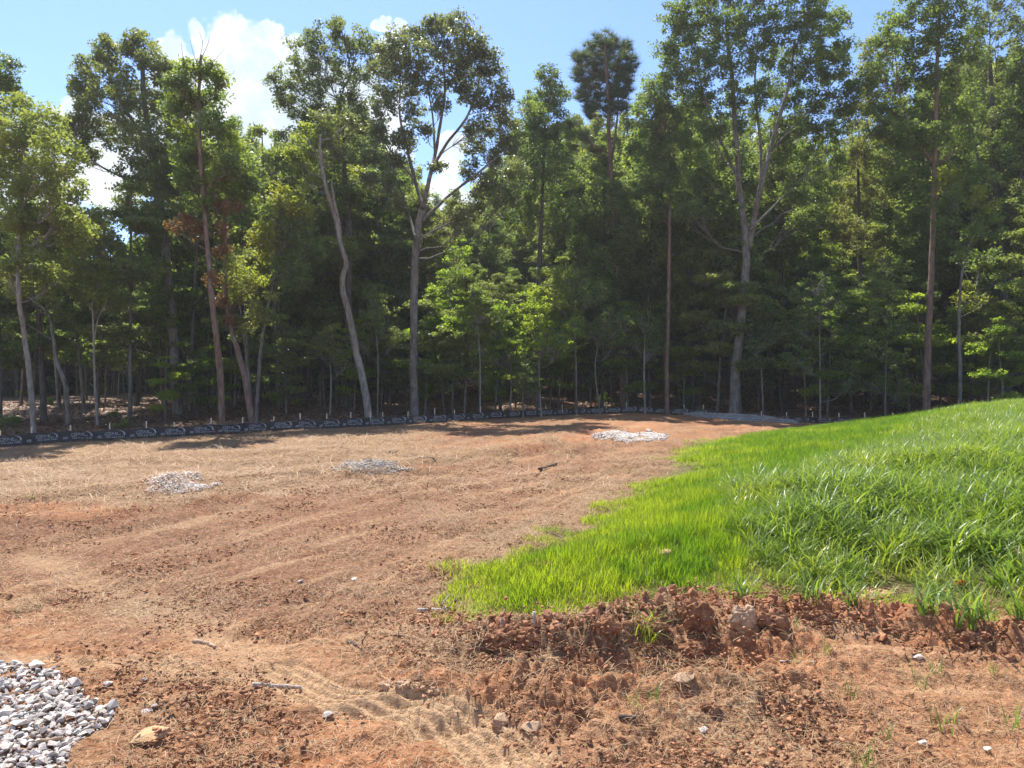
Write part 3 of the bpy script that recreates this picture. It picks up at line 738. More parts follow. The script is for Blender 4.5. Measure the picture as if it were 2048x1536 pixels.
GP = [flatw(*p) for p in [(-700,1330),(-200,1322),(0,1328),(60,1330),(110,1345),(160,1380),(178,1408),(235,1420),(228,1446),(180,1470),(150,1500),(120,1560),(-50,1720),(-900,1720)]]
pile = empty('gravel_pile', (*flatw(0, 1440), 0), 'heap of large pale grey angular stones at the bottom left corner', 'gravel')
po = Vector(pile.location)
n0 = 0; placed = []; rl = np.random.default_rng(77)
cand = []
for i in range(32000):
    x = rl.uniform(-3.6, -1.7); y = rl.uniform(2.7, 4.9); cand.append((x, y))
cand = np.array(cand); ins = inside(cand[:, 0], cand[:, 1], GP); dd = pl_dist(cand[:, 0], cand[:, 1], GP+[GP[0]])[0]
bare = fbm(cand[:, 0], cand[:, 1], 2.6, 2, 444)
for (x, y), i_, d_, b_ in zip(cand, ins, dd, bare):
    if not i_ or d_ < .02: continue
    if b_ > .62 and rl.uniform() < .8: continue
    s = .016+.036*rl.uniform()**1.5; s *= (1 if rl.uniform() < .9 else 1.6)
    if any((x-a)**2+(y-b)**2 < (.33*(s+c))**2 for a, b, c in placed): continue
    placed.append((x, y, s))
px_ = [(1024+F*a/b, HY+CAMZ/b*F) for a, b, c in placed]
vis = [i for i, (u, v) in enumerate(px_) if -40 < u < 260 and 1300 < v < 1560]
rest = [i for i in range(len(placed)) if i not in set(vis)]
vis.sort(key=lambda i: -placed[i][2]); rest += vis[296:]; vis = vis[:296]
zs = terrain(np.array([p[0] for p in placed]), np.array([p[1] for p in placed]))
for i in vis:
    x, y, s = placed[i]; k = rl.integers(0, 23)
    o = link('stone', (rocks+rocks_w+rocks_w)[k], None, pile)
    o.location = Vector((x, y, zs[i]+s*.22+rl.uniform(0, .012)))-po; o.rotation_euler = tuple(rl.normal(0, .3, 2))+(rl.uniform(0, 6.3),); o.scale = (s*1.25,)*3
def stone_field(name, pts, meshes, material, parent=None, rs=5):
    r = np.random.default_rng(rs); g = Geo(); arr = [mesh_arrays(m) for m in meshes]
    for x, y, z, s in pts:
        V, T = arr[r.integers(0, len(arr))]; e = Euler((r.normal(0, .6), r.normal(0, .6), r.uniform(0, 6.3))).to_matrix()
        g.add((V*s)@np.array(e).T+[x, y, z], T, r.uniform())
    return link(name, g.mesh(name), material, parent)
o = stone_field('gravel', [(placed[i][0]-po.x, placed[i][1]-po.y, zs[i]+placed[i][2]*.22-po.z, placed[i][2]*1.25) for i in rest], rocks, M_stone, pile); o['kind'] = 'stuff'
small = [rock_mesh('pebble', 460+i, 8, .7, 1.2) for i in range(4)]
fill = [(x, y) for x, y in zip(rl.uniform(-3.6, -1.7, 6500), rl.uniform(2.7, 4.9, 6500))]
fx = np.array(fill); k_ = inside(fx[:, 0], fx[:, 1], GP) & (fbm(fx[:, 0], fx[:, 1], 2.6, 2, 444) < .62); fx = fx[k_]; fz = terrain(fx[:, 0], fx[:, 1])
o = stone_field('pebbles', [(a-po.x, b-po.y, c+.004-po.z, rl.uniform(.012, .03)) for (a, b), c in zip(fx, fz)], small, M_stone, pile, 6); o['kind'] = 'stuff'

def gravel_patch(poly_px, label, size, dens, seed, zadd=.012):
    P = [hit(*p)[:2] for p in poly_px]; r = np.random.default_rng(seed)
    xs = [p[0] for p in P]; ys = [p[1] for p in P]; n = int((max(xs)-min(xs))*(max(ys)-min(ys))*dens)
    X = r.uniform(min(xs), max(xs), n); Y = r.uniform(min(ys), max(ys), n)
    d = pl_dist(X, Y, P+[P[0]])[0]; i = inside(X, Y, P); k = i & (r.uniform(size=n) < .15+2.2*d+.4*fbm(X, Y, 1.5, 2, 5)); X, Y = X[k], Y[k]
    Z = terrain(X, Y)+zadd; s = size*r.uniform(.5, 1.5, len(X))
    c = (float(np.mean(xs)), float(np.mean(ys))); z0 = gz(*c)
    o = stone_field('gravel_patch', np.stack([X-c[0], Y-c[1], Z-z0, s], 1), small, M_stone_w, None, seed)
    o.location = (*c, z0); return tag(o, label, 'gravel')
gravel_patch([(280,962),(330,944),(380,943),(410,958),(450,972),(400,984),(350,988),(290,985),(300,972)], 'grey gravel patch nearest the camera on the left half of the clearing', .032, 5200, 1)
gravel_patch([(652,938),(690,923),(760,921),(800,930),(835,940),(800,946),(740,950),(705,953),(670,946)], 'grey gravel patch in mid clearing with coarser dark stones at its right end', .035, 4600, 2)
gravel_patch([(1183,872),(1200,862),(1270,868),(1300,866),(1342,872),(1330,882),(1290,886),(1240,884),(1200,880)], 'pale gravel patch near the tip of the grass bank', .05, 2600, 3)
# stone outlet: a low dam of gravel where the fence is broken
def outlet():
    r = np.random.default_rng(9); xs = np.linspace(1372, 1585, 60); P = np.array([fence_at(p, .9+.5*math.sin((p-1372)/213*3.14)) for p in xs])
    z = terrain(P[:, 0], P[:, 1]); f = (xs-1372)/213; hgt = .05+.20*np.sin(f*3.14)**.6*(1-.35*f); wd = .5+.9*np.exp(-((f-.42)/.22)**2)
    V = []; K = 9
    for k in range(K):
        q = k/(K-1)*2-1
        V.append(np.stack([P[:, 0], P[:, 1]+q*wd+.03*r.normal(size=60), z-.04+(hgt+.04)*(1-q*q)+.018*r.normal(size=60)], 1))
    V = np.array(V).reshape(-1, 3); T = []
    for k in range(K-1):
        for i in range(59): T += [(k*60+i, k*60+i+1, k*60+60+i+1), (k*60+i, k*60+60+i+1, k*60+60+i)]
    c = np.array([P[30][0], P[30][1], z[30]])
    root = empty('stone_outlet', tuple(c), 'low bluish grey dam of crushed stone filling the gap in the silt fence', 'stone dam')
    link('bed', tri_mesh('bed', V-c, T, True), simple('crushed_stone', (.26,.27,.28), .9, .3, 14), root)
    q = V[r.integers(0, len(V), 4200)]+np.c_[r.normal(0, .1, (4200, 2)), r.uniform(.0, .02, 4200)]
    keep = terrain(q[:, 0], q[:, 1]) < q[:, 2]+.03
    o = stone_field('gravel', [(*(p-c), r.uniform(.04, .09)) for p in q[keep]], small, M_stone, root, 10); o['kind'] = 'stuff'
outlet()

# ------------------------------------------------------------------ things lying about
def stick(px0, py0, px1, py1, rad, label, m=M_wood, name='stick', lift=.6, bend=.02, cat='stick', taper=.7, up0=0., up1=0., fork=False):
    a = np.array(hit(px0, py0)); b = np.array(hit(px1, py1)); L = np.linalg.norm(b-a); r = np.random.default_rng(int(abs(px0)*7+py0))
    P = np.array([a+(b-a)*f for f in np.linspace(0, 1, 8)])
    P[:, 0] += bend*np.sin(np.linspace(0, 3.1, 8)*1.3); P[:, 1] += r.normal(0, abs(bend)*.2, 8)
    zt = terrain(P[:, 0], P[:, 1]); line = np.linspace(zt[0], zt[-1], 8); P[:, 2] = np.maximum(line, zt*.5+line*.5)+rad*lift+np.linspace(up0, up1, 8)
    g = Geo(); c = P.mean(0); c[2] -= rad
    g.tube(P-c, rad*np.linspace(1, taper, 8)*r.uniform(.88, 1.1, 8), 8, .05, seed=3)
    if fork:
        q = P[4]-c; g.tube([q, q+(P[5]-P[4])*.9+[0, .02, .05], q+(P[6]-P[4])*.9+[.02, .06, .09]], [rad*.5, rad*.35, rad*.2], 5)
    o = link(name, g.mesh(name), m); o.location = c; return tag(o, label, cat)
stick(388, 1286, 436, 1300, .016, 'short thick brown stick pressed in the clay left of the tyre track', M_wood, 'stick')
stick(505, 1378, 600, 1383, .015, 'long pale stick with broken ends lying on the clay', M_woodg, 'stick', bend=-.01)
stick(80, 1497, 128, 1490, .011, 'curved orange-brown stick lying on the grey stones', M_wood, 'stick', lift=2.6, bend=.012)
stick(835, 1226, 905, 1222, .016, 'crooked pale branch beside the tip of the grass', M_woodg, 'branch', cat='branch', bend=.03, fork=True)
stick(898, 1212, 925, 1188, .009, 'dark stick leaning up at the left corner of the grass', M_woodd, 'stick', up1=.06)
stick(695, 1285, 735, 1312, .013, 'dark forked twig left of the clod bank', M_woodd, 'twig', cat='twig', fork=True)
stick(780, 1270, 842, 1280, .007, 'thin brown twig between the forked twig and the clod bank', M_wood, 'twig', cat='twig')
stick(1095, 1072, 1145, 1096, .010, 'dark curved twig lying at the yellow edge of the grass', M_woodd, 'twig', cat='twig', bend=.05, lift=4)
stick(640, 1195, 700, 1180, .008, 'slim brown twig lying in the middle of the brown mulch', M_wood, 'twig', cat='twig')
stick(1335, 1340, 1378, 1318, .007, 'thin dark twig below the tall clod', M_woodd, 'twig', cat='twig')
stick(1560, 1330, 1640, 1325, .006, 'pale thin twig lying below the clod bank at right', M_woodg, 'twig', cat='twig')
stick(1238, 1438, 1280, 1448, .014, 'short dark log stub lying in crumbled clay near the bottom', M_woodd, 'log', cat='log')
stick(868, 921, 810, 914, .03, 'long thin branch lying in the straw beyond the middle gravel', M_woodd, 'branch', cat='branch')
stick(780, 905, 796, 912, .035, 'stubby dark branch end lying in straw under the fence', M_woodd, 'branch', cat='branch', fork=True)
stick(1078, 940, 1115, 930, .03, 'dark branch lying beside the red furrow', M_woodd, 'branch', cat='branch')
for i, (x, y, l, w_, lab) in enumerate([(1004,1262,.07,.017,'left stub of two short wooden stakes standing out of the clods'), (1068,1262,.11,.012,'thin pale stake end standing out of the clods beside the grass')]):
    p = hit(x, y); g = Geo(); g.tube([(0, 0, -.05), (.004, 0, l*.5), (0, .003, l)], [w_, w_*.95, w_*.85], 7, .08, seed=i)
    o = link('wooden_stub', g.mesh('wooden_stub'), M_wood if i == 0 else M_woodg); o.location = p; tag(o, lab, 'wood stub')

def stone(px, py, size, label, m, seed, flat=.6, name='rock', long=1.3, rz=0, lift=.06):
    me = rock_mesh(name, seed, 22, flat, long); me.materials.append(m); p = hit(px, py)
    o = link(name, me); o.location = (p[0], p[1], p[2]+size*lift); o.scale = (size,)*3; o.rotation_euler = (.1, -.15, rz); return tag(o, label, 'rock')
stone(303, 1476, .135, 'flat yellowish sandstone slab tilted in the clay right of the stones', M_slab, 501, .42, 'slab', 1.5, .5)
stone(289, 1425, .05, 'small oblong white stone right of the stone heap', M_stone_w, 502, .5, long=2.)
stone(216, 1369, .055, 'grey-white stone half buried above the stone heap', M_stone_w, 503)
stone(288, 1366, .035, 'small bright white pebble beyond the stone heap', M_stone_w, 504)
stone(310, 1422, .04, 'small pale chip of stone by the oblong white stone', M_stone_w, 505)
stone(1836, 1316, .065, 'blue-grey stone among the seedlings at right', M_stone, 506)
stone(600, 1164, .05, 'white pebble in the middle of the mulch', M_stone_w, 507)
stone(655, 1437, .06, 'small grey stone left of the tyre track', M_stone, 508)
stone(1000, 1445, .10, 'blocky yellow clay lump right of the tyre track', M_clodp, 509, .8)
stone(1062, 1462, .085, 'flat ochre clay lump beside the blocky yellow one', M_clodp, 510, .5)
stone(1368, 1365, .11, 'large rounded pale clay boulder in the drag marks', M_clodp, 511, .45, lift=-.05)
stone(1297, 862, .22, 'white boulder lying on the clay behind the pale gravel', M_stone_w, 512, .8)
stone(708, 1162, .06, 'white chip on the mulch left of the straw', M_stone_w, 513)
stone(1328, 1118, .12, 'tan rock lying in the yellow-green grass', M_slab, 514, .7, lift=.4)
stone(1750, 1190, .26, 'large tan rock under the coarse grass at right', M_slab, 515, .35, long=1.7, rz=.3, lift=-.06)
stone(1775, 1212, .18, 'flat tan rock below the larger one under the coarse grass', M_slab, 516, .3, long=1.9, lift=-.04)
stone(2030, 1110, .3, 'tan rock under the grass at the right edge', M_slab, 517, .4)
stone(1920, 1176, .075, 'orange-red clay lump between grass stems at right', M_leafred, 518, .8, lift=.5)
stone(1975, 1500, .035, 'small white pebble at the bottom right corner', M_stone_w, 519)
stone(1845, 1490, .045, 'white chip of stone near the bottom right', M_stone_w, 520)
stone(1405, 1462, .05, 'grey pebble right of the log stub', M_stone, 521)

# big clods of the turned bank
import bmesh
chunks = [rock_mesh('soil_chunk', 480+i, 16, .7, 1.3) for i in range(6)]
for m_ in chunks: m_.materials.append(M_clod)
rc = np.random.default_rng(88); n = 900
q = np.array([((1-f)*a[0]+f*b[0], (1-f)*a[1]+f*b[1]) for a, b, f in [(lambda k: (BERM[k], BERM[k+1], rc.uniform()))(rc.integers(0, len(BERM)-1)) for _ in range(n)]])
X = q[:, 0]+rc.normal(0, .12, n); Y = q[:, 1]+rc.normal(-.05, .16, n)
scatter('soil_chunks', np.stack([X, Y, terrain(X, Y)+.004], 1), rc.uniform(0, 6.3, (n, 3)), .02+.07*rc.uniform(0, 1, n)**2.5, chunks, None, 'broken lumps of red clay along the turned edge below the grass', 'soil')
def clod(px, py, sx, sy, sz, label, m, seed, dz=0.):
    bm = bmesh.new(); bmesh.ops.create_icosphere(bm, subdivisions=4, radius=.5)
    for v in bm.verts:
        c = v.co; x = np.array([c.x*3+seed]); y = np.array([c.y*3+c.z*2.3-seed])
        k = .92+.30*float(fbm(x, y, .9, 2, seed)[0])+.26*abs(float(fbm(x+c.z*5, y+c.x*3, 2.6, 4, seed+3, .62)[0])); v.co = Vector((c.x*sx, c.y*sy, c.z*sz))*k*.78
    me = bpy.data.meshes.new('dirt_clod'); bm.to_mesh(me); bm.free()
    me.materials.append(m); p = hit(px, py); o = link('dirt_clod', me); o.location = (p[0], p[1]+.03, p[2]+sz*.16+dz); o.scale = (1.05,)*3; return tag(o, label, 'dirt clod')
def clod_mat():
    m, t = mat('turned_clay'); co = t.node('ShaderNodeTexCoord').outputs['Object']
    a = t.noise(co, 30, 6, .7); b = t.noise(co, 9, 4, .6); f = t.noise(t.vmath('MULTIPLY', co, (1, 1, .25)), 90, 3, .6)
    c = t.mix(t.ramp(a, .35, .65), (.22,.095,.05), (.43,.22,.12)); c = t.mix(t.math('MULTIPLY', t.ramp(b, .5, .65), .5), c, (.46,.28,.17)); c = t.mix(t.math('MULTIPLY', t.ramp(f, .6, .7), .5), c, (.42,.30,.19))
    bp = t.node('ShaderNodeBump', {'Height': t.math('ADD', a, t.math('MULTIPLY', f, .4)), 'Strength': 1., 'Distance': .03})
    finish(t, t.node('ShaderNodeBsdfPrincipled', {'Base Color': c, 'Roughness': 1., 'Specular IOR Level': .1, 'Normal': bp.outputs[0]}).outputs[0]); return m
M_clod = clod_mat()
clod(1400, 1262, .26, .22, .27, 'tall dark red clod with hanging roots, highest on the clod bank', M_clod, 3, .03)
clod(1488, 1262, .22, .18, .24, 'cream and tan clod right of the tallest dark clod', M_clodp, 5, .0)
clod(1550, 1258, .26, .20, .18, 'broad red clod right of the cream clod', M_clod, 8)
clod(1640, 1248, .24, .16, .14, 'low crumbly clod in the middle of the right half of the clod bank', M_clod, 9)
clod(1385, 1320, .20, .16, .15, 'red clod lying in front of the tallest one', M_clod, 12)
clod(1005, 1300, .26, .18, .18, 'dark rooty clod under the wooden stubs', M_clod, 14)
clod(1055, 1295, .20, .16, .17, 'red clod at the right of the wooden stubs', M_clod, 15)
clod(1215, 1278, .20, .15, .14, 'straw-topped clod in the dip of the clod bank', M_clod, 17)
clod(1310, 1268, .20, .15, .12, 'small clod left of the tallest one', M_clod, 19)
clod(1425, 1430, .11, .10, .09, 'dark root ball lying alone near the bottom', M_clod, 22)
clod(1165, 1432, .13, .11, .08, 'upturned clod by the short log stub', M_clod, 23)
clod(1950, 1290, .20, .14, .10, 'red clod near the right end of the clod bank', M_clod, 24)
clod(1790, 1268, .20, .14, .10, 'low clod in front of the tan rocks', M_clod, 25)
clod(1075, 1138, .30, .26, .10, 'brown clod showing through a gap in the grass', M_clod, 28)
for i, (x, y) in enumerate([(770,1375),(806,1380),(838,1378),(868,1384)]):
    clod(x, y+8, .11, .09, .06, ['first', 'second', 'third', 'fourth'][i]+' from the left of four cream clay lumps squeezed up beside the tyre track', M_clodp, 31+i, .0)

# seedlings of grass in the near clay
sd_t = [blades(600+i, 15, .04, .04, .15, .0045, .5, 4, M_tall, .4) for i in range(4)]
sd_spots = [(1645,1312,1.2,'upright yellow-green grass seedling right of centre below the clod bank'),(1590,1326,.8,'small grass tuft left of the upright seedling'),(1835,1372,1.3,'spreading grass tuft above the bottom right corner'),
 (1888,1452,1.5,'tallest grass tuft near the bottom right corner'),(2022,1462,1.4,'grass tuft at the right edge near the bottom'),(1700,1392,1.,'thin grass tuft between the larger tufts'),(1870,1350,.9,'fine grass tuft beside the spreading one'),
 (1728,1536,1.2,'grass tuft cut by the bottom edge'),(1775,1480,.7,'tiny grass tuft near the bottom'),(1476,1318,.7,'faint grey-green tuft below the cream clod'),(1585,1255,.8,'tuft growing on the clod bank'),
 (1270,1412,.9,'tuft of fine grass left of the root ball'),(1308,1402,.9,'tuft of fine grass just above the log stub'),(1990,1350,.8,'small tuft near the right edge'),(57,998,1.4,'single dead weed stalk left of the nearest gravel patch')]
for i, (x, y, s, lab) in enumerate(sd_spots):
    p = hit(x, y); o = link('grass_tuft', sd_t[i % 4]); o.location = p; o.scale = (s, s, s*1.1); o.rotation_euler.z = i*1.7; tag(o, lab, 'grass tuft', 'grass seedlings in the bare clay')
# broad-leaved grass plants standing apart at the right
bp_t = [blades(620+i, 18, .07, .16, .42, .017, .9, 6, M_tall, .35) for i in range(3)]
for i, (x, y, s, lab) in enumerate([(1848,1236,.9,'leafy grass plant at the right end of the clod bank'),(1925,1262,1.05,'tall bright grass plant standing nearest the camera at right'),(2000,1180,1.,'broad-leaved grass plant above the tan rock at the right edge'),
     (1700,1222,.75,'grass plant left of the tan rocks'),(1620,1208,.8,'grass plant growing right behind the middle of the clod bank'),(1960,1235,.8,'grass plant right of the tall bright one'),(1480,1200,.8,'grass plant directly behind the cream clod'),
     (1880,1215,.75,'grass plant left of the orange-red lump'),(2040,1240,.8,'grass plant cut by the right edge')]):
    p = hit(x, y); o = link('grass_plant', bp_t[i % 3]); o.location = p; o.scale = (s,)*3; o.rotation_euler.z = i*2.1; tag(o, lab, 'grass plant', 'broad grass plants at the edge of the bank')

# ------------------------------------------------------------------ trees
def leaves(P, n_per, crad, size, r, flat=.7, tilt=.9, elong=1.25, cvar=.55):
    """triangular leaves gathered in clumps round the points P"""
    n = len(P)*n_per; C = np.repeat(P, n_per, 0)
    off = r.normal(size=(n, 3)); off /= np.linalg.norm(off, axis=1)[:, None]; off *= (r.uniform(0, 1, (n, 1))**.45)*np.repeat(np.broadcast_to(crad, (len(P),)), n_per)[:, None]; off[:, 2] *= flat
    C = C+off
    nrm = r.normal(size=(n, 3))*tilt+np.array([0, 0, 1.]); nrm /= np.linalg.norm(nrm, axis=1)[:, None]
    u = np.cross(nrm, r.normal(size=(n, 3))); u /= np.linalg.norm(u, axis=1)[:, None]; v = np.cross(nrm, u)
    s = size*r.uniform(.6, 1.35, (n, 1)); L = s*elong
    V = np.stack([C-u*L*.5-v*s*.5*r.uniform(.2, 1, (n, 1)), C-u*L*.4*r.uniform(-.2, 1, (n, 1))+v*s*.6, C+u*L*.6], 1).reshape(-1, 3)
    cl = np.repeat(r.uniform(0, 1, len(P)), n_per)*cvar+r.uniform(0, 1, n)*(1-cvar)
    return V, np.arange(3*n).reshape(-1, 3), np.repeat(cl, 3)

def needles(P, n_per, crad, size, r):
    n = len(P)*n_per; C = np.repeat(P, n_per, 0); d = r.normal(size=(n, 3)); d[:, 2] = np.abs(d[:, 2])*.8+.15; d /= np.linalg.norm(d, axis=1)[:, None]
    v = np.cross(d, r.normal(size=(n, 3))); v /= np.linalg.norm(v, axis=1)[:, None]; L = crad*r.uniform(.6, 1.2, (n, 1))
    V = np.stack([C-v*size, C+v*size, C+d*L], 1).reshape(-1, 3); return V, np.arange(3*n).reshape(-1, 3), np.repeat(r.uniform(0, 1, n), 3)

def tree(name, label, cat, trunks, crowns, bk, seed, clumps=40, per=58, lsize=.105, crad=.36, group=None, twigs=True, kind='leaf', flat=.75, brush=None, hollow=.5):
    """trunks: list of (world points, radius at the foot, radius at the top); crowns: list of (centre, radii, leaf material)"""
    r = np.random.default_rng(seed); foot = np.array(trunks[0][0][0], float)
    root = empty(name, tuple(foot), label, cat, group); g = Geo(); skel = []
    for ti, (P, r0, r1) in enumerate(trunks):
        P = np.asarray(P, float)-foot; n = max(10, 5*len(P)); C = spline(P, n)
        wob = .16*r0*np.stack([vnoise(np.linspace(0, n*.25, n), np.zeros(n)+seed+ti, 3), vnoise(np.linspace(0, n*.25, n), np.zeros(n)+seed+ti+50, 4), np.zeros(n)], 1); wob[0] = 0
        C = C+wob; f = np.linspace(0, 1, n); R = .74*r0*(1-f)**.9+r1*(1-(1-f)**.9)
        if ti == 0: C[0, 2] -= .25; C = np.insert(C, 1, C[0]*.0+C[1]*.25+np.array([0, 0, .02]), 0); R = np.insert(R, 1, R[0]*1.12); R[0] = R[0]*1.35
        g.tube(C, R, 10, .035, seed=seed+ti); skel.append((C, R))
    allC = np.vstack([s[0] for s in skel]); allR = np.concatenate([s[1] for s in skel])
    bym = {}
    for (c, rad, mt) in crowns:
        c = np.asarray(c, float)-foot; rad = np.broadcast_to(np.asarray(rad, float), (3,))
        # limb from the trunk, starting below the clump
        dv = c-allC; hd = np.hypot(dv[:, 0], dv[:, 1]); want = c[2]-.55*hd-.3
        cost = np.abs(allC[:, 2]-want)+.55*hd; cost[allC[:, 2] > c[2]] += 5; cost[:3] += 3; k = int(np.argmin(cost)); a = allC[k]; Lm = np.linalg.norm(c-a)
        e = c-np.array([0, 0, rad[2]*.2]); mid = a*.45+e*.55+np.array([0, 0, -.08*Lm])+r.normal(0, .06*Lm, 3)
        lr = min(allR[k]*.4, .008+.007*Lm); LP = spline([a, mid, e], 7); LP[1:-1] += r.normal(0, .03*Lm/2, (5, 3)); g.tube(LP, np.linspace(lr, .012, 7), 5, cap=False)
        vol = (rad[0]*rad[1]*rad[2])**(1/3); nc = max(3, int(clumps*(vol/1.1)**1.3))
        d = r.normal(size=(nc, 3)); d /= np.linalg.norm(d, axis=1)[:, None]; d *= (hollow+(1-hollow)*r.uniform(0, 1, (nc, 1)))**.8; K = c+d*rad
        if twigs:
            for q in K[::2 if nc > 24 else 1]:
                s = LP[r.integers(2, 7)]; m_ = (s+q)/2+r.normal(0, .12*np.linalg.norm(q-s)+1e-3, 3); g.tube(np.array([s, m_, q]), [.014, .009, .004], 3, cap=False)
        bym.setdefault(mt.name, [mt, []])[1].append(K)
    if brush:
        for (a, b, rr_) in brush: g.tube(np.array([a, (np.asarray(a)+b)/2+r.normal(0, .06, 3), b])-foot, [rr_, rr_*.7, rr_*.3], 4, cap=False)
    to = link('trunk', g.mesh('trunk', True), bk, root)
    for nm, (mt, KK) in bym.items():
        K = np.vstack(KK); cr = crad*r.uniform(.7, 1.25, len(K))
        V, T, a = leaves(K, per, cr, lsize, r, flat) if kind == 'leaf' else needles(K, per, crad, .011, r)
        co = link('crown', tri_mesh('crown', V, T, False, {'c': a}), mt, root)
        if mt is M_brown: co.name = 'dead_leaves'; co['label'] = 'rust-brown dead leaves'
    return root

def px_tree(name, label, D, trunk_px, wd, crown_px, mt, bk, seed, extra=(), forks=(), top=.25, depth=1., cat='tree', **kw):
    """a tree standing at distance D whose trunk and leaf clumps were measured in the photograph"""
    r = np.random.default_rng(seed+1000)
    bx_ = (trunk_px[0][0]-1024)/F*D; bz = gz(bx_, D)
    P = [np.array([bx_, D, bz])]
    sw = 0.
    for (x, y) in trunk_px[1:]:
        sw += r.normal(0, .18); P.append(W3(x, y, D+sw))
    r0 = wd/2/F*D; tr = [(P, r0, r0*top)]
    for (pts, w0) in forks:
        q = [W3(x, y, D+r.normal(0, .5)*min(i, 1)*1.+sw*0+r.normal(0, .15)) for i, (x, y) in enumerate(pts)]
        tr.append((q, w0/2/F*D, w0/2/F*D*.25))
    cr = []
    for c in crown_px:
        x, y, rad = c[:3]; m = c[3] if len(c) > 3 else mt; R_ = rad/F*D
        dd_ = D+.2*R_+r.normal(0, .8)*depth*min(1.5, R_); cr.append((W3(x, y, dd_), (R_*1.10, R_*1.2, R_*1.02), m))
    return tree(name, label, cat, tr, cr, bk, seed, **kw)

G_, O_, Y_, B_, GY, N_, X_ = M_green, M_oak, M_yellow, M_bright, M_grey, M_needle, M_brown
px_tree('young_tree', 'slender pale-barked tree leaning behind the fence at the far left', 27.9, [(68,868),(62,780),(50,680),(38,600),(36,520),(40,440),(46,370),(50,290),(52,230)], 15,
    [(40,225,40),(85,250,42),(15,270,40),(60,300,50),(110,310,45),(25,350,50),(80,370,50),(120,370,40),(20,430,40),(70,440,45),(110,450,40),(150,460,35),(60,520,40),(95,560,35),(20,560,40)], G_, B_pale, 11, clumps=36)
px_tree('forest_tree', 'tree top reaching in at the upper left corner', 33, [(-70,835),(-60,600),(-50,400),(-40,200)], 26, [(0,140,30),(10,180,24),(-40,170,50),(-60,240,50),(-30,300,35)], G_, B_dark, 12)
px_tree('forest_tree', 'dark straight trunk second from the left edge', 33, [(88,838),(84,740),(78,640),(70,520),(66,430)], 17, [(70,430,45),(40,480,45),(95,500,40),(60,560,40)], G_, B_dark, 13)
px_tree('young_tree', 'young tree with a kinked grey trunk at the left', 32, [(136,832),(133,785),(126,755),(113,720),(106,670),(98,630),(72,605),(45,585)], 14, [(90,560,45),(55,570,45),(120,600,35),(140,540,35),(25,600,40),(150,590,25,Y_)], G_, B_grey, 14, clumps=18)
px_tree('sapling', 'slim forked sapling with pale stem at the left', 31.5, [(195,820),(190,760),(188,700),(186,640),(185,600)], 8, [(205,570,28,Y_),(225,600,25,Y_),(180,590,30),(160,520,40),(210,510,45),(185,460,40),(240,545,32),(150,450,35,Y_)], G_, B_pale, 15, forks=[([(189,680),(196,640),(210,610),(222,590)], 5)])
px_tree('oak_tree', 'big oak with a straight trunk and a ragged double top at the left', 35.5, [(357,822),(352,740),(345,650),(337,560),(330,480),(322,400),(308,310),(292,230),(285,150),(280,100)], 27,
    [(205,92,27),(215,125,27),(235,150,30),(262,100,22),(278,85,28),(300,120,38),(330,150,35),(178,135,26),(165,165,26),(185,190,35),(225,205,42),(275,200,45),(325,215,42),(365,200,25),(170,230,25),(195,265,28),(145,240,18),(150,275,22),(165,310,26),(140,305,18),
     (245,270,40),(290,280,45),(335,290,42),(265,340,38),(310,360,42),(350,370,40),(250,390,28),(290,420,35),(335,430,38),(290,430,22,Y_),(375,330,35),(310,480,30)], O_, B_grey, 16, clumps=34, hollow=.3,
    forks=[([(308,310),(270,250),(235,190),(212,130),(205,95)], 11), ([(322,400),(280,370),(225,345),(190,325),(150,290)], 8)])
px_tree('dying_tree', 'half-dead yellowish tree with brown leaf bunches and a bare twiggy top', 29.2, [(446,840),(441,760),(435,690),(425,610),(419,540),(411,450),(405,370),(399,280),(398,200),(400,150),(402,110)], 18,
    [(398,140,22,Y_),(372,140,16,Y_),(432,140,18,Y_),(440,160,14,Y_),(350,165,20),(375,185,30,Y_),(415,200,32),(350,215,28),(385,250,35,Y_),(430,250,34),(455,285,32,Y_),(370,300,32),(410,320,38,Y_),(455,340,36,Y_),(480,325,28),(375,365,28),(430,385,36,Y_),(480,385,32,Y_),(505,360,22),(400,420,26),
     (395,455,14,X_),(372,440,10,X_),(440,415,11,X_),(465,410,9,X_),(345,455,9,X_),(443,500,10,X_),(425,560,9,X_)], G_, B_brown, 17, clumps=34, hollow=.25,
    forks=[([(400,140),(388,110),(380,80)], 1.9), ([(401,120),(415,90),(420,66)], 1.9), ([(400,150),(430,120),(450,95)], 1.9), ([(400,150),(370,125),(362,85)], 1.9), ([(399,200),(440,180),(470,140)], 1.9), ([(400,115),(405,85),(398,62)], 1.9)])
px_tree('dying_tree', 'leaning tree with brown leaf bunches right of the half-dead one', 29.6, [(508,840),(490,760),(475,700),(462,650),(452,590),(450,540),(452,480),(446,430)], 17,
    [(500,560,28,Y_),(475,600,30,Y_),(520,600,28),(500,640,25),(460,560,22),(480,520,28),(440,600,8,X_),(458,640,8,X_),(446,460,9,X_)], G_, B_brown, 18, clumps=16)
px_tree('young_tree', 'slim grey trunk leaning right, starting behind the leaning brown tree', 32, [(512,815),(518,740),(524,680),(534,620),(548,560),(552,530)], 10, [(555,500,38,Y_),(590,470,36),(560,440,40),(600,430,30,Y_),(570,400,30,Y_),(530,470,30,Y_),(620,500,32),(580,540,35)], G_, B_grey, 19)
px_tree('young_tree', 'slim grey trunk leaning left beside the one leaning right', 32.6, [(505,812),(496,750),(490,690),(482,630),(478,600)], 9, [(480,560,30),(500,530,25),(470,520,28)], G_, B_grey, 20)
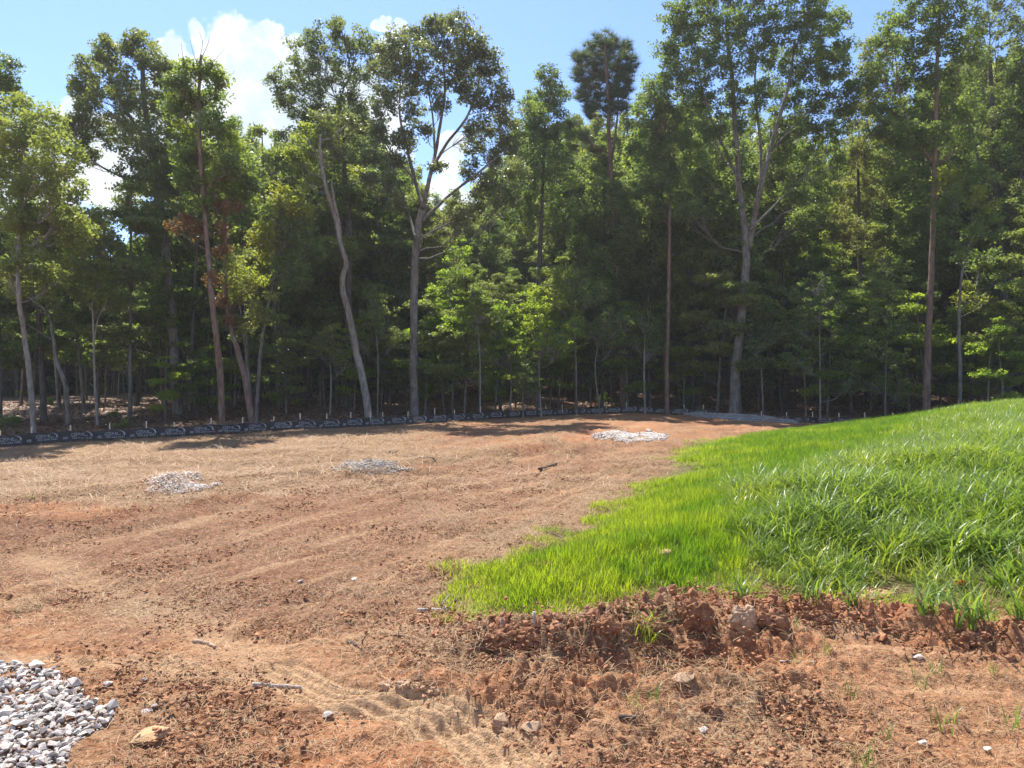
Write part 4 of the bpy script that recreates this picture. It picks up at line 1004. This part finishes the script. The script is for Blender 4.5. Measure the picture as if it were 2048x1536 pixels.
px_tree('leaning_tree', 'pale leaning tree with a kinked trunk and broken split top left of centre', 33.4, [(738,836),(728,770),(712,700),(700,640),(688,590),(684,560),(692,530),(682,490),(668,430),(655,385),(645,340),(640,300),(640,270)], 21,
    [(600,322,26,Y_),(625,300,24,Y_),(585,310,20,Y_),(650,270,26,Y_),(620,270,26,Y_),(675,290,22),(640,240,28),(690,250,25),(610,350,20,Y_)], GY, B_pale, 21, clumps=24, hollow=.3, forks=[([(682,490),(676,440),(666,390),(664,362)], 12)], top=.2)
px_tree('oak_tree', 'tall full-crowned oak standing behind the pale leaning tree', 39, [(690,815),(695,650),(700,500),(690,350),(680,200)], 22,
    [(650,80,34),(685,65,32),(610,110,36),(720,85,30),(570,155,22),(548,160,14),(600,150,36),(650,130,40),(700,125,40),(745,110,30),(580,205,26),(620,195,40),(670,190,45),(720,180,40),(600,250,34),(650,250,42),(700,245,42),(740,240,34),(560,190,18),(570,290,30),(640,320,42),(690,310,42),(600,380,40),(660,390,45),(720,380,40)], O_, B_dark, 22, clumps=22)
px_tree('oak_tree', 'wide spreading oak with open forked crown at the centre', 35.6, [(829,832),(828,740),(828,640),(829,560),(832,500),(838,450),(848,410)], 23,
    [(795,85,28),(770,105,25),(830,75,28),(862,60,26),(890,48,24),(920,60,30),(950,85,30),(968,115,30),(985,150,28),(760,140,26),(800,130,30),(840,120,32),(885,100,32),(925,115,32),(945,150,30),(905,150,30),(860,160,30),(820,175,26),(780,180,28),(1000,190,28),(960,200,28),(925,190,20),(770,220,26),(825,225,24),
     (880,210,20),(1015,235,30),(975,250,28),(760,260,25),(800,270,26),(850,265,16),(1020,290,30),(985,310,26),(745,310,25),(790,320,24),(820,290,14),(1030,345,30),(985,360,26),(940,340,20),(780,370,24),(740,360,20),(955,400,26),(950,290,24),(940,255,18),(872,335,14),(915,420,28),(1010,400,30),(800,410,20),(930,430,22)], GY, B_grey, 23, clumps=32, per=52, hollow=.25, top=.6,
    forks=[([(846,420),(858,360),(870,310),(880,250),(890,180),(885,110)], 13), ([(846,415),(830,360),(815,300),(800,230),(800,150)], 11), ([(862,340),(895,285),(930,240),(955,180),(960,120)], 9), ([(840,445),(900,390),(950,350),(1000,310)], 10), ([(832,480),(815,420),(790,350),(770,290)], 8), ([(870,310),(865,230),(850,150)], 7), ([(830,360),(780,300),(750,240)], 6)])
px_tree('forest_tree', 'fresh green tree top between the spreading oak and the pine', 43, [(1070,812),(1075,650),(1082,450),(1090,250)], 18,
    [(1095,150,20),(1080,200,30),(1110,190,28),(1055,230,30),(1095,245,38),(1060,290,38),(1120,280,36),(1090,330,40),(1050,360,38),(1125,350,38),(1085,410,40),(1040,430,36),(1130,430,35)], G_, B_dark, 24)
px_tree('pine_tree', 'tall pine with a bare trunk and dark tufted crown', 44, [(1246,808),(1242,700),(1236,600),(1230,500),(1225,400),(1220,300),(1216,200),(1212,130),(1210,90)], 17,
    [(1185,100,18),(1205,85,20),(1225,88,20),(1250,100,18),(1160,120,18),(1180,130,24),(1210,118,26),(1240,125,24),(1262,128,14),(1155,150,16),(1175,165,24),(1205,155,26),(1235,158,26),(1258,160,16),(1165,190,20),(1195,195,24),(1225,192,24),(1250,190,16),(1180,220,20),(1220,225,22),(1245,215,14),(1140,250,14),(1170,270,16),(1190,300,14)], N_, B_red, 25,
    kind='needle', clumps=60, per=52, crad=.5, hollow=.1, forks=[([(1222,330),(1232,260),(1236,200),(1232,130)], 7)])
px_tree('forest_tree', 'thin straight reddish trunk right of the pine', 40.6, [(1334,818),(1334,720),(1337,600),(1339,480),(1340,380),(1340,300)], 13, [(1310,180,32),(1300,220,34),(1330,250,36),(1300,290,38),(1350,300,38),(1310,350,38),(1365,370,36),(1320,420,36),(1290,400,30)], G_, B_red, 26)
px_tree('tulip_poplar', 'biggest tree, its thick pale trunk dividing into two stems under a high broad crown', 39.5, [(1466,828),(1472,740),(1480,660),(1487,590),(1492,530),(1492,480),(1484,420),(1478,360),(1472,280),(1465,180),(1455,60)], 28,
    [(1350,30,36),(1400,0,42),(1460,-20,45),(1520,-20,45),(1580,-10,42),(1630,20,38),(1665,50,32),(1370,70,38),(1420,60,42),(1480,50,44),(1545,50,44),(1600,65,42),(1650,95,36),(1688,100,24),(1335,105,30),(1380,125,38),(1440,120,40),(1500,115,40),(1560,120,40),(1620,130,38),(1670,145,34),(1705,180,24),
     (1345,165,34),(1400,185,38),(1455,190,36),(1520,180,38),(1580,190,38),(1640,195,36),(1690,215,28),(1360,230,38),(1420,250,36),(1480,245,30),(1545,250,34),(1605,255,36),(1660,260,34),(1380,300,36),(1440,310,28),(1560,310,32),(1620,320,36),(1670,320,30),(1400,360,30),(1590,380,34),(1640,390,34),(1380,420,28),(1610,440,34),(1460,-90,60),(1550,-90,60)], G_, B_grey, 27, clumps=34, hollow=.25,
    forks=[([(1496,500),(1508,440),(1522,370),(1545,280),(1575,180),(1590,80)], 17), ([(1478,360),(1440,280),(1410,200),(1390,110)], 9), ([(1522,370),(1520,280),(1510,180),(1515,80)], 9), ([(1535,310),(1580,260),(1630,210),(1670,160)], 7), ([(1500,460),(1560,400),(1620,340)], 7)])
px_tree('forest_tree', 'dark trunk standing behind the left side of the biggest tree', 45, [(1442,800),(1441,650),(1440,500),(1438,380),(1430,280)], 15, [(1400,430,32),(1440,400,30),(1470,440,26),(1420,470,30)], O_, B_dark, 28)
px_tree('pine_tree', 'straight reddish-brown trunk rising from behind the grass bank at the right', 35.5, [(1853,822),(1855,740),(1857,660),(1862,560),(1866,450),(1869,350),(1872,220),(1876,100),(1880,-20)], 20,
    [(1800,40,36),(1850,10,40),(1905,20,40),(1770,90,32),(1820,95,38),(1880,80,38),(1930,90,36),(1760,145,30),(1800,160,36),(1850,150,36),(1910,150,38),(1780,215,34),(1830,220,36),(1890,215,36),(1930,220,30),(1760,260,26),(1810,280,34),(1860,270,30),(1910,285,34),(1840,-60,60),(1920,-60,60),(1900,355,25,Y_)], G_, B_red, 29, clumps=32, hollow=.25,
    forks=[([(1868,330),(1830,270),(1800,190),(1790,100)], 7), ([(1870,300),(1900,230),(1920,130)], 7)])
px_tree('young_tree', 'slim wavy pale trunk right of the straight reddish trunk', 34.6, [(1920,820),(1920,740),(1918,660),(1920,590),(1925,540),(1937,500),(1943,450),(1946,390)], 10,
    [(1895,355,26,Y_),(1930,350,28),(1965,360,24),(1905,400,28),(1960,400,28,Y_),(1895,450,26),(1950,450,28),(1980,455,24),(1910,500,24),(1965,520,30),(1945,590,24,Y_),(1985,560,30)], G_, B_grey, 30, clumps=16)
px_tree('forest_tree', 'dark many-stemmed tree filling the top right corner', 41, [(2015,800),(2010,650),(2000,500),(1990,380),(1985,250),(1980,100)], 26,
    [(1960,30,50),(2020,10,55),(2070,40,60),(1990,90,50),(2045,110,50),(1975,150,45),(2030,180,50),(2080,200,50),(1990,220,46),(2050,260,50),(1975,290,40),(2020,320,46),(2070,350,50),(1985,380,42),(2040,410,46),(1990,460,40),(2050,490,44),(2010,540,40),(2060,580,44),(2020,620,40),(2000,-50,70)], O_, B_dark, 31, clumps=18, forks=[([(2000,500),(2030,400),(2050,300)], 12), ([(1995,420),(1960,330),(1940,240)], 10)])
px_tree('forest_tree', 'tall dark-trunked tree between the biggest tree and the right-hand pine', 44, [(1735,810),(1730,700),(1722,560),(1718,420),(1715,300)], 16, [(1745,100,22),(1735,150,28),(1750,200,30),(1715,230,28),(1740,270,34),(1700,310,34),(1750,340,34),(1700,380,36),(1745,410,36),(1690,450,34),(1740,480,34)], O_, B_dark, 32)

# saplings and bushes at the fence
for i, (lab, D, bx0, pts, cr, mm) in enumerate([
    ('tall yellow-green sapling with a pointed top in the middle of the thicket', 38.6, 1075, [(1078,740),(1072,680),(1066,600)], [(1066,585,15),(1060,605,22),(1080,625,26),(1045,640,28),(1070,665,30),(1100,655,24)], M_bright),
    ('yellow-green sapling at the left of the thicket', 38.2, 1020, [(1022,740),(1010,690),(1000,650)], [(990,630,22),(1010,620,20),(970,650,26),(1000,665,28),(1030,690,28),(975,700,28),(1010,720,28)], M_bright),
    ('thin sapling with a flat bright yellow top branch', 39.5, 1153, [(1152,740),(1150,650),(1148,560)], [(1085,545,12,Y_),(1105,543,12,Y_),(1135,545,14,Y_),(1160,560,20),(1125,580,20,Y_),(1150,590,24),(1180,600,24),(1110,610,18,Y_),(1195,580,18)], M_green),
    ('bright sapling with a crooked pale stem at the right of the thicket', 38, 1083, [(1078,760),(1080,710),(1090,670)], [(1120,660,24),(1140,680,24),(1100,690,28),(1125,700,24),(1080,700,26),(1145,650,18)], M_bright),
    ('low leafy sapling drooping over the fence in front of the thicket', 37.6, 1046, [(1046,760),(1044,730)], [(1040,725,22),(1060,735,22),(1050,755,20),(1065,775,12),(1035,765,14),(1055,790,8)], M_green),
    ('dull green sapling left of the thicket', 37.2, 960, [(960,720),(955,650)], [(940,640,26),(965,625,26),(935,680,28),(965,690,28),(950,720,24),(925,740,20),(965,750,22)], M_green),
    ('sapling leaning right of the thicket by the pine', 39.4, 1200, [(1190,740),(1196,690)], [(1215,640,26),(1200,670,26),(1240,650,24),(1180,660,22),(1225,690,22)], M_green),
    ('thin sapling with open leaves between pine and reddish trunk', 40.5, 1290, [(1288,740),(1290,670)], [(1280,640,26),(1305,650,24),(1265,680,24),(1295,700,26),(1320,690,20)], M_green),
    ('pale thin sapling with two stems right of the biggest trunk', 39, 1526, [(1524,760),(1518,720),(1500,690)], [(1500,650,26),(1535,640,28),(1560,670,26),(1515,690,22)], M_green),
    ('broad sapling with layered yellow-green leaves right of the biggest tree', 38, 1640, [(1640,720),(1638,600)], [(1640,560,26),(1610,590,28),(1670,590,28),(1640,620,32),(1600,650,30),(1680,650,32),(1640,690,34),(1600,720,30),(1690,720,32),(1700,765,28)], M_green),
    ('dense green sapling left of the straight reddish trunk', 37, 1770, [(1772,720),(1775,560)], [(1760,520,22,Y_),(1790,530,22),(1740,560,30),(1790,580,30),(1755,620,34),(1800,650,32),(1740,690,34),(1790,720,34),(1740,760,30),(1800,775,28)], M_green),
    ('dense green sapling right of the slim wavy trunk', 36, 1975, [(1978,740),(1985,650)], [(1980,640,28),(2015,650,30),(1960,690,28),(2000,700,34),(2035,720,32),(1970,745,28),(2015,765,28)], M_green),
    ('small leafy sapling behind the fence left of the spreading oak', 36.5, 755, [(756,720),(752,660)], [(740,640,26),(770,630,26),(755,670,28),(720,680,24),(790,680,24),(745,600,28)], M_green),
    ('small leafy sapling behind the pale leaning tree', 36, 660, [(662,760),(658,700)], [(650,690,24),(680,700,24),(630,700,20),(665,660,22),(690,730,16)], M_green),
    ('little sapling with sunlit leaves right of the oak trunk', 38, 905, [(905,740),(900,600)], [(895,560,30),(920,540,28),(900,610,32),(880,650,28),(925,640,28),(890,700,24),(920,500,26)], M_bright)]):
    c2 = [(a[0], a[1], a[2]*1.25, a[3] if len(a) > 3 else mm) for a in cr]
    px_tree('sapling', lab, D-.4, [(bx0, 818)]+pts, 5.5, c2, mm, B_pale if i % 2 else B_grey, 300+i, depth=.7, cat='sapling', clumps=26, per=34, lsize=.085, crad=.26, flat=.5, hollow=.2)

# low plants on the edge of the wood
def bushlet(px, py, rad, label, m_, seed, D=None, name='bush'):
    x, y, z = hit(px, py); r = np.random.default_rng(seed)
    root = empty(name, (x, y, z), label, 'bush'); g = Geo(); K = []
    for i in range(9):
        a = r.uniform(0, 6.3); e = np.array([math.cos(a)*rad*r.uniform(.3, 1), math.sin(a)*rad*r.uniform(.3, 1), rad*r.uniform(.5, 1.5)]); g.tube([(0, 0, -.03), e*.5+[0, 0, .1*rad], e], [.008, .006, .003], 4); K += [e, e*.7+r.normal(0, .1*rad, 3)]
    link('stem', g.mesh('stem'), B_brown, root)
    V, T, a = leaves(np.array(K), 30, rad*.42, .07, r, .8); link('foliage', tri_mesh('foliage', V, T, False, {'c': a}), m_, root)
for i, q in enumerate([(12,862,.55,'dark bush behind the fence at the left edge',M_green),(40,795,.35,'sunlit low bush in the lit clearing at far left',M_bright),(97,812,.3,'small weed between the two left trunks',M_bright),(378,806,.5,'round dark green bush right of the big oak trunk',M_green),
    (558,812,.45,'small bush behind the fence right of the leaning trunks',M_bright),(592,814,.3,'low weed right of the small bush',M_bright),(242,860,.28,'green weed close behind the fence at left',M_green),(975,806,.45,'weedy bush behind the fence below the thicket',M_bright),(1205,806,.4,'yellow-green weed behind the fence left of the pine',M_bright),
    (225,838,.25,'tiny weed among fallen leaves at left',M_green),(1745,812,.4,'reddish-green weed by the right end of the fence',M_yellow)]): bushlet(*q[:4], q[4], 700+i)

# stump and fallen branches
g = Geo(); g.tube([(0,0,-.1),(.02,0,.25),(0,.03,.55),(.05,0,.85)], [.26,.17,.13,.10], 9, .12, seed=5)
for a in range(5): g.tube([(0,0,.12),(math.cos(a*1.3)*.3,math.sin(a*1.3)*.3,.02),(math.cos(a*1.3)*.5,math.sin(a*1.3)*.5,-.05)], [.08,.05,.02], 5)
o = link('tree_stump', g.mesh('tree_stump', True), B_dark); o.location = hit(273, 815); tag(o, 'broken grey stump standing left of the big oak trunk', 'stump')
def fallen(px, py, spec, label, m_=B_pale):
    x, y, z = hit(px, py); g = Geo()
    for pts, r0, r1 in spec:
        P = [np.array([(a-px)/F*y, dy, (py-b)/F*y]) for a, b, dy in pts]; g.tube(spline(P, 9), np.linspace(r0, r1, 9), 6, .05, seed=1)
    o = link('fallen_branch', g.mesh('fallen_branch', True), m_); o.location = (x, y, z+.03); tag(o, label, 'branch')
fallen(178, 808, [([(178,808,0),(184,795,.1),(186,780,.2),(180,772,.3),(170,768,.4)], .035, .015), ([(183,797,.1),(172,785,0),(158,778,-.2)], .02, .008), ([(178,808,0),(165,803,.3),(150,805,.5)], .025, .01)], 'bare white fallen branch curving up at the left')
fallen(250, 800, [([(235,802,0),(250,800,.2),(268,796,.5)], .03, .015), ([(245,801,.1),(243,792,.2),(256,788,.3)], .015, .006)], 'bare white fallen branch lying beside the stump')
fallen(440, 812, [([(420,812,0),(445,808,.3),(475,806,.6)], .04, .02)], 'grey fallen branch lying behind the half-dead tree', B_grey)

# ------------------------------------------------------------------ the woods behind: template trees, copied one by one
def template(seed, H, crown0, wid, mt, bk, lay=False, clumps=24, per=50, ls=.145):
    r = np.random.default_rng(seed); lean = r.normal(0, .35, 2)
    P = [np.array([0, 0, 0.]), np.array([lean[0]*.3, lean[1]*.3, H*.33]), np.array([lean[0]*.8, lean[1]*.8, H*.66]), np.array([lean[0], lean[1], H*.96])]
    cr = []; nb = int(15*(H*(1-crown0))/10*max(1, wid/2.6))
    for i in range(nb):
        f = (i+r.uniform(.2, .8))/nb; z = H*(crown0+(1-crown0)*f); prof = wid*(math.sin(min(1, f*.92+.14)*math.pi)**.6)*(.75+.3*r.uniform())
        a = i*2.4+r.normal(0, .3); q = prof*r.uniform(.35, .8)
        R_ = prof*r.uniform(.38, .55)+.25
        cr.append((np.array([lean[0]*f+q*math.cos(a), lean[1]*f+q*math.sin(a), z]), (R_*1.15, R_*1.15, R_*(.38 if lay else .8)), mt))
    return tree('forest_tree', 'x', 'tree', [(P, .06+H*.0045, .025)], cr, bk, seed, clumps=clumps, per=per, lsize=ls, crad=.46 if not lay else .38, flat=.75 if not lay else .4, hollow=.25)
T_hi = [template(901, 20, .42, 2.7, M_green, B_dark), template(902, 21, .5, 2.4, M_oak, B_dark), template(903, 18, .36, 2.9, M_green, B_dark), template(904, 22, .45, 2.6, M_oak, B_dark), template(905, 17, .3, 2.5, M_lime, B_dark), template(906, 15, .26, 2.4, M_lime, B_grey)]
T_un = [template(911, 8, .16, 2.3, M_green, B_grey, True, 50, 44, .12), template(912, 7, .2, 2.4, M_green, B_dark, True, 50, 44, .12), template(913, 9.5, .25, 2.2, M_green, B_grey, True, 50, 44, .12)]
T_un += [template(914, 6.5, .18, 2.1, M_bright, B_grey, True, 46, 44, .11)]  # brighter, yellower leaf colour makes up for light missing on shaded low trees
T_thin = []
for i in range(3):
    r = np.random.default_rng(950+i); g = Geo(); H = 11+i; P = spline([(0, 0, -.2), (r.normal(0, .12), r.normal(0, .12), H*.4), (r.normal(0, .3), r.normal(0, .3), H)], 12); g.tube(P, np.linspace(.07, .02, 12), 6, .04, seed=i)
    root = empty('thin_tree', (0, 0, 0), 'x', 'tree'); link('trunk', g.mesh('trunk', True), [B_dark, B_dark, B_brown][i], root)
    K = P[8:]+r.normal(0, .9, (4, 3)); K = np.vstack([K, P[9:]+r.normal(0, 1., (3, 3)), P[9:]+r.normal(0, .9, (3, 3))]); V, T, a = leaves(K, 60, .55, .14, r, .6)
    link('crown', tri_mesh('crown', V, T, False, {'c': a}), M_green, root); T_thin.append(root)

used = set()
SECT = [(0, 'beyond the left edge'), (195, 'left of the forked sapling'), (350, 'left of the big left oak'), (500, 'behind the half-dead tree'), (735, 'left of the pale leaning tree'), (830, 'left of the spreading oak'),
  (1000, 'right of the spreading oak'), (1240, 'behind the bright thicket'), (1465, 'between pine and biggest tree'), (1650, 'right of the biggest tree'), (1855, 'left of the right-hand pine'), (2048, 'right of the right-hand pine'), (9999, 'beyond the right edge')]
def place(src, x, y, s, rz, label, group, sz=None):
    label += ', '+next(t for lim, t in SECT if 1024+F*x/y < lim)
    z = gz(x, y)
    if src.name not in used: used.add(src.name); rt = src
    else:
        rt = src.copy(); S.collection.objects.link(rt)
        for ch in src.children:
            c = ch.copy(); c.parent = rt; S.collection.objects.link(c)
    rt.location = (x, y, z-.05); rt.scale = (s, s, sz or s); rt.rotation_euler = (0, 0, rz)
    rt['label'] = label; rt['group'] = group; return rt

YT_x = [-300, -60, 0, 60, 110, 150, 200, 250, 300, 400, 470, 520, 560, 620, 700, 760, 830, 880, 930, 1000, 1060, 1120, 1200, 1300, 1400, 1500, 1600, 1700, 1760, 1850, 1950, 2100, 2400]
YT_y = [330, 380, 400, 430, 460, 480, 490, 490, 470, 230, 190, 190, 230, 200, 150, 200, 300, 360, 330, 235, 190, 200, 180, 160, 150, 200, 180, 210, 190, 120, 60, 40, 40]
rp = np.random.default_rng(31)
HT = [20, 21, 18, 22, 17, 15]; k = 0
rowsD = [(44, 88, 2), (49, 82, 2), (55, 74, 1), (62, 66, 1), (69, 60, 1), (77, 54, 1)]
labs = ['tall tree in the front row of the deep woods', 'dark tall tree in the middle of the woods', 'tall tree at the back of the woods']
for ri, (D0, step, _) in enumerate(rowsD):
    px = -250+rp.uniform(0, step)
    while px < 2300:
        if ri < 2 and px < 70: px += 60; continue
        D = D0+rp.normal(0, 1.2); D = max(D, float(fence_D(px))+4); yt = np.interp(px, YT_x, YT_y)+rp.uniform(0, 70)
        if ri < 3 and (915 < px < 1120 or 1590 < px < 1770): yt = max(yt, 500 if ri < 2 else 380)
        x = (px-1024)/F*D; zt = CAMZ+(HY-yt)/F*D; zt -= 1.2; z0 = gz(x, D); i = rp.integers(0, 6); hgt = zt-z0; s = hgt/HT[i]
        if s < .35: s = .35
        place(T_hi[i], x, D, max(.72, min(1.15, s*.5+.5)), rp.uniform(0, 6.3), labs[min(ri//2, 2)], ['front row of the deep woods', 'middle of the woods', 'back of the woods'][min(ri//2, 2)], sz=s)
        px += step*rp.uniform(.75, 1.25)*(44/D0)**.2; k += 1
print('background trees', k)
# understorey, dense on the right, sparse and high on the left
px = 850
while px < 2250:
    D = float(fence_D(px))+rp.uniform(1.6, 6); x = (px-1024)/F*D; i = rp.integers(0, 4); s = rp.uniform(.75, 1.1)
    place(T_un[i], x, D, s, rp.uniform(0, 6.3), 'low tree with flat layered boughs', 'low layered trees under the tall ones')
    px += rp.uniform(26, 48)
px = 880
while px < 2250:
    D = float(fence_D(px))+rp.uniform(11, 18); x = (px-1024)/F*D; i = rp.integers(0, 3)
    place(T_un[i], x, D, rp.uniform(.9, 1.25), rp.uniform(0, 6.3), 'low tree with flat layered boughs', 'low layered trees under the tall ones')
    px += rp.uniform(34, 60)
for (px, dd, s) in [(-40,6,1.1),(60,8,1.15),(170,9,1.2),(260,7,1.25),(380,9,1.25),(470,12,1.2),(560,9,1.2),(640,10,1.15),(700,9,1.1),(780,10,1.1),(330,14,1.3),(120,14,1.3),(600,15,1.3)]:
    D = float(fence_D(px))+dd; x = (px-1024)/F*D; place(T_un[2], x, D, s, px*.37, 'low tree above the dark open forest floor', 'low trees in the left half of the woods', sz=s*(.9 if px < 320 else 1.3))
px = 330
while px < 860:
    D = float(fence_D(px))+rp.uniform(3, 9); x = (px-1024)/F*D; s = rp.uniform(.45, .75)
    place(T_un[rp.integers(0, 4)], x, D, s, rp.uniform(0, 6.3), 'low leafy sapling in the shade', 'shaded saplings behind the left half of the fence'); px += rp.uniform(38, 80)
for i in range(26):
    px = rp.uniform(-100, 2100) if i % 3 else rp.uniform(-50, 900); D = float(fence_D(px))+rp.uniform(4, 26); x = (px-1024)/F*D
    s = rp.uniform(.7, 1.25); place(T_thin[i % 3], x, D, s, rp.uniform(0, 6.3), 'thin straight stem in the dark woods', 'thin stems in the dark woods')

# thin haze volume, added to lift the blacks of the woods
hm = bpy.data.meshes.new('added_haze'); hx, hy0, hy1, hz0, hz1 = 520., -515., 515., -3., 34.
hm.from_pydata([(x, y, z) for z in (hz0, hz1) for x, y in ((-hx, hy0), (hx, hy0), (hx, hy1), (-hx, hy1))], [], [(3,2,1,0),(4,5,6,7),(0,1,5,4),(1,2,6,5),(2,3,7,6),(3,0,4,7)])
hmat, ht = mat('added_haze'); ht.l.new(ht.node('ShaderNodeVolumePrincipled', {'Color': (.97,.97,.97,1), 'Density': .0005, 'Anisotropy': .3}).outputs[0], ht.node('ShaderNodeOutputMaterial').inputs['Volume'])
tag(link('added_haze', hm, hmat), kind='stuff')
# far wood that reads as one mass
r = np.random.default_rng(77); n = 15000
a = np.radians(r.uniform(-47, 47, n)); R_ = r.uniform(78, 100, n); P = np.stack([R_*np.sin(a), R_*np.cos(a), np.zeros(n)], 1)
zb = base(P[:, 0], P[:, 1]); P[:, 2] = zb+r.uniform(0, 1, n)*(13+2.5*vnoise(a*30, a*0, 5))
V, T, c = leaves(P, 9, 1.3, .75, r, .8); fo = link('distant_woods', tri_mesh('distant_woods', V, T, False, {'c': c}), M_oak)
tag(fo, 'far wall of dark foliage closing off the woods', 'woods', None, 'stuff')
print('tris', sum(len(m.polygons)*(2 if len(m.polygons) and m.polygons[0].loop_total == 4 else 1) for m in bpy.data.meshes))
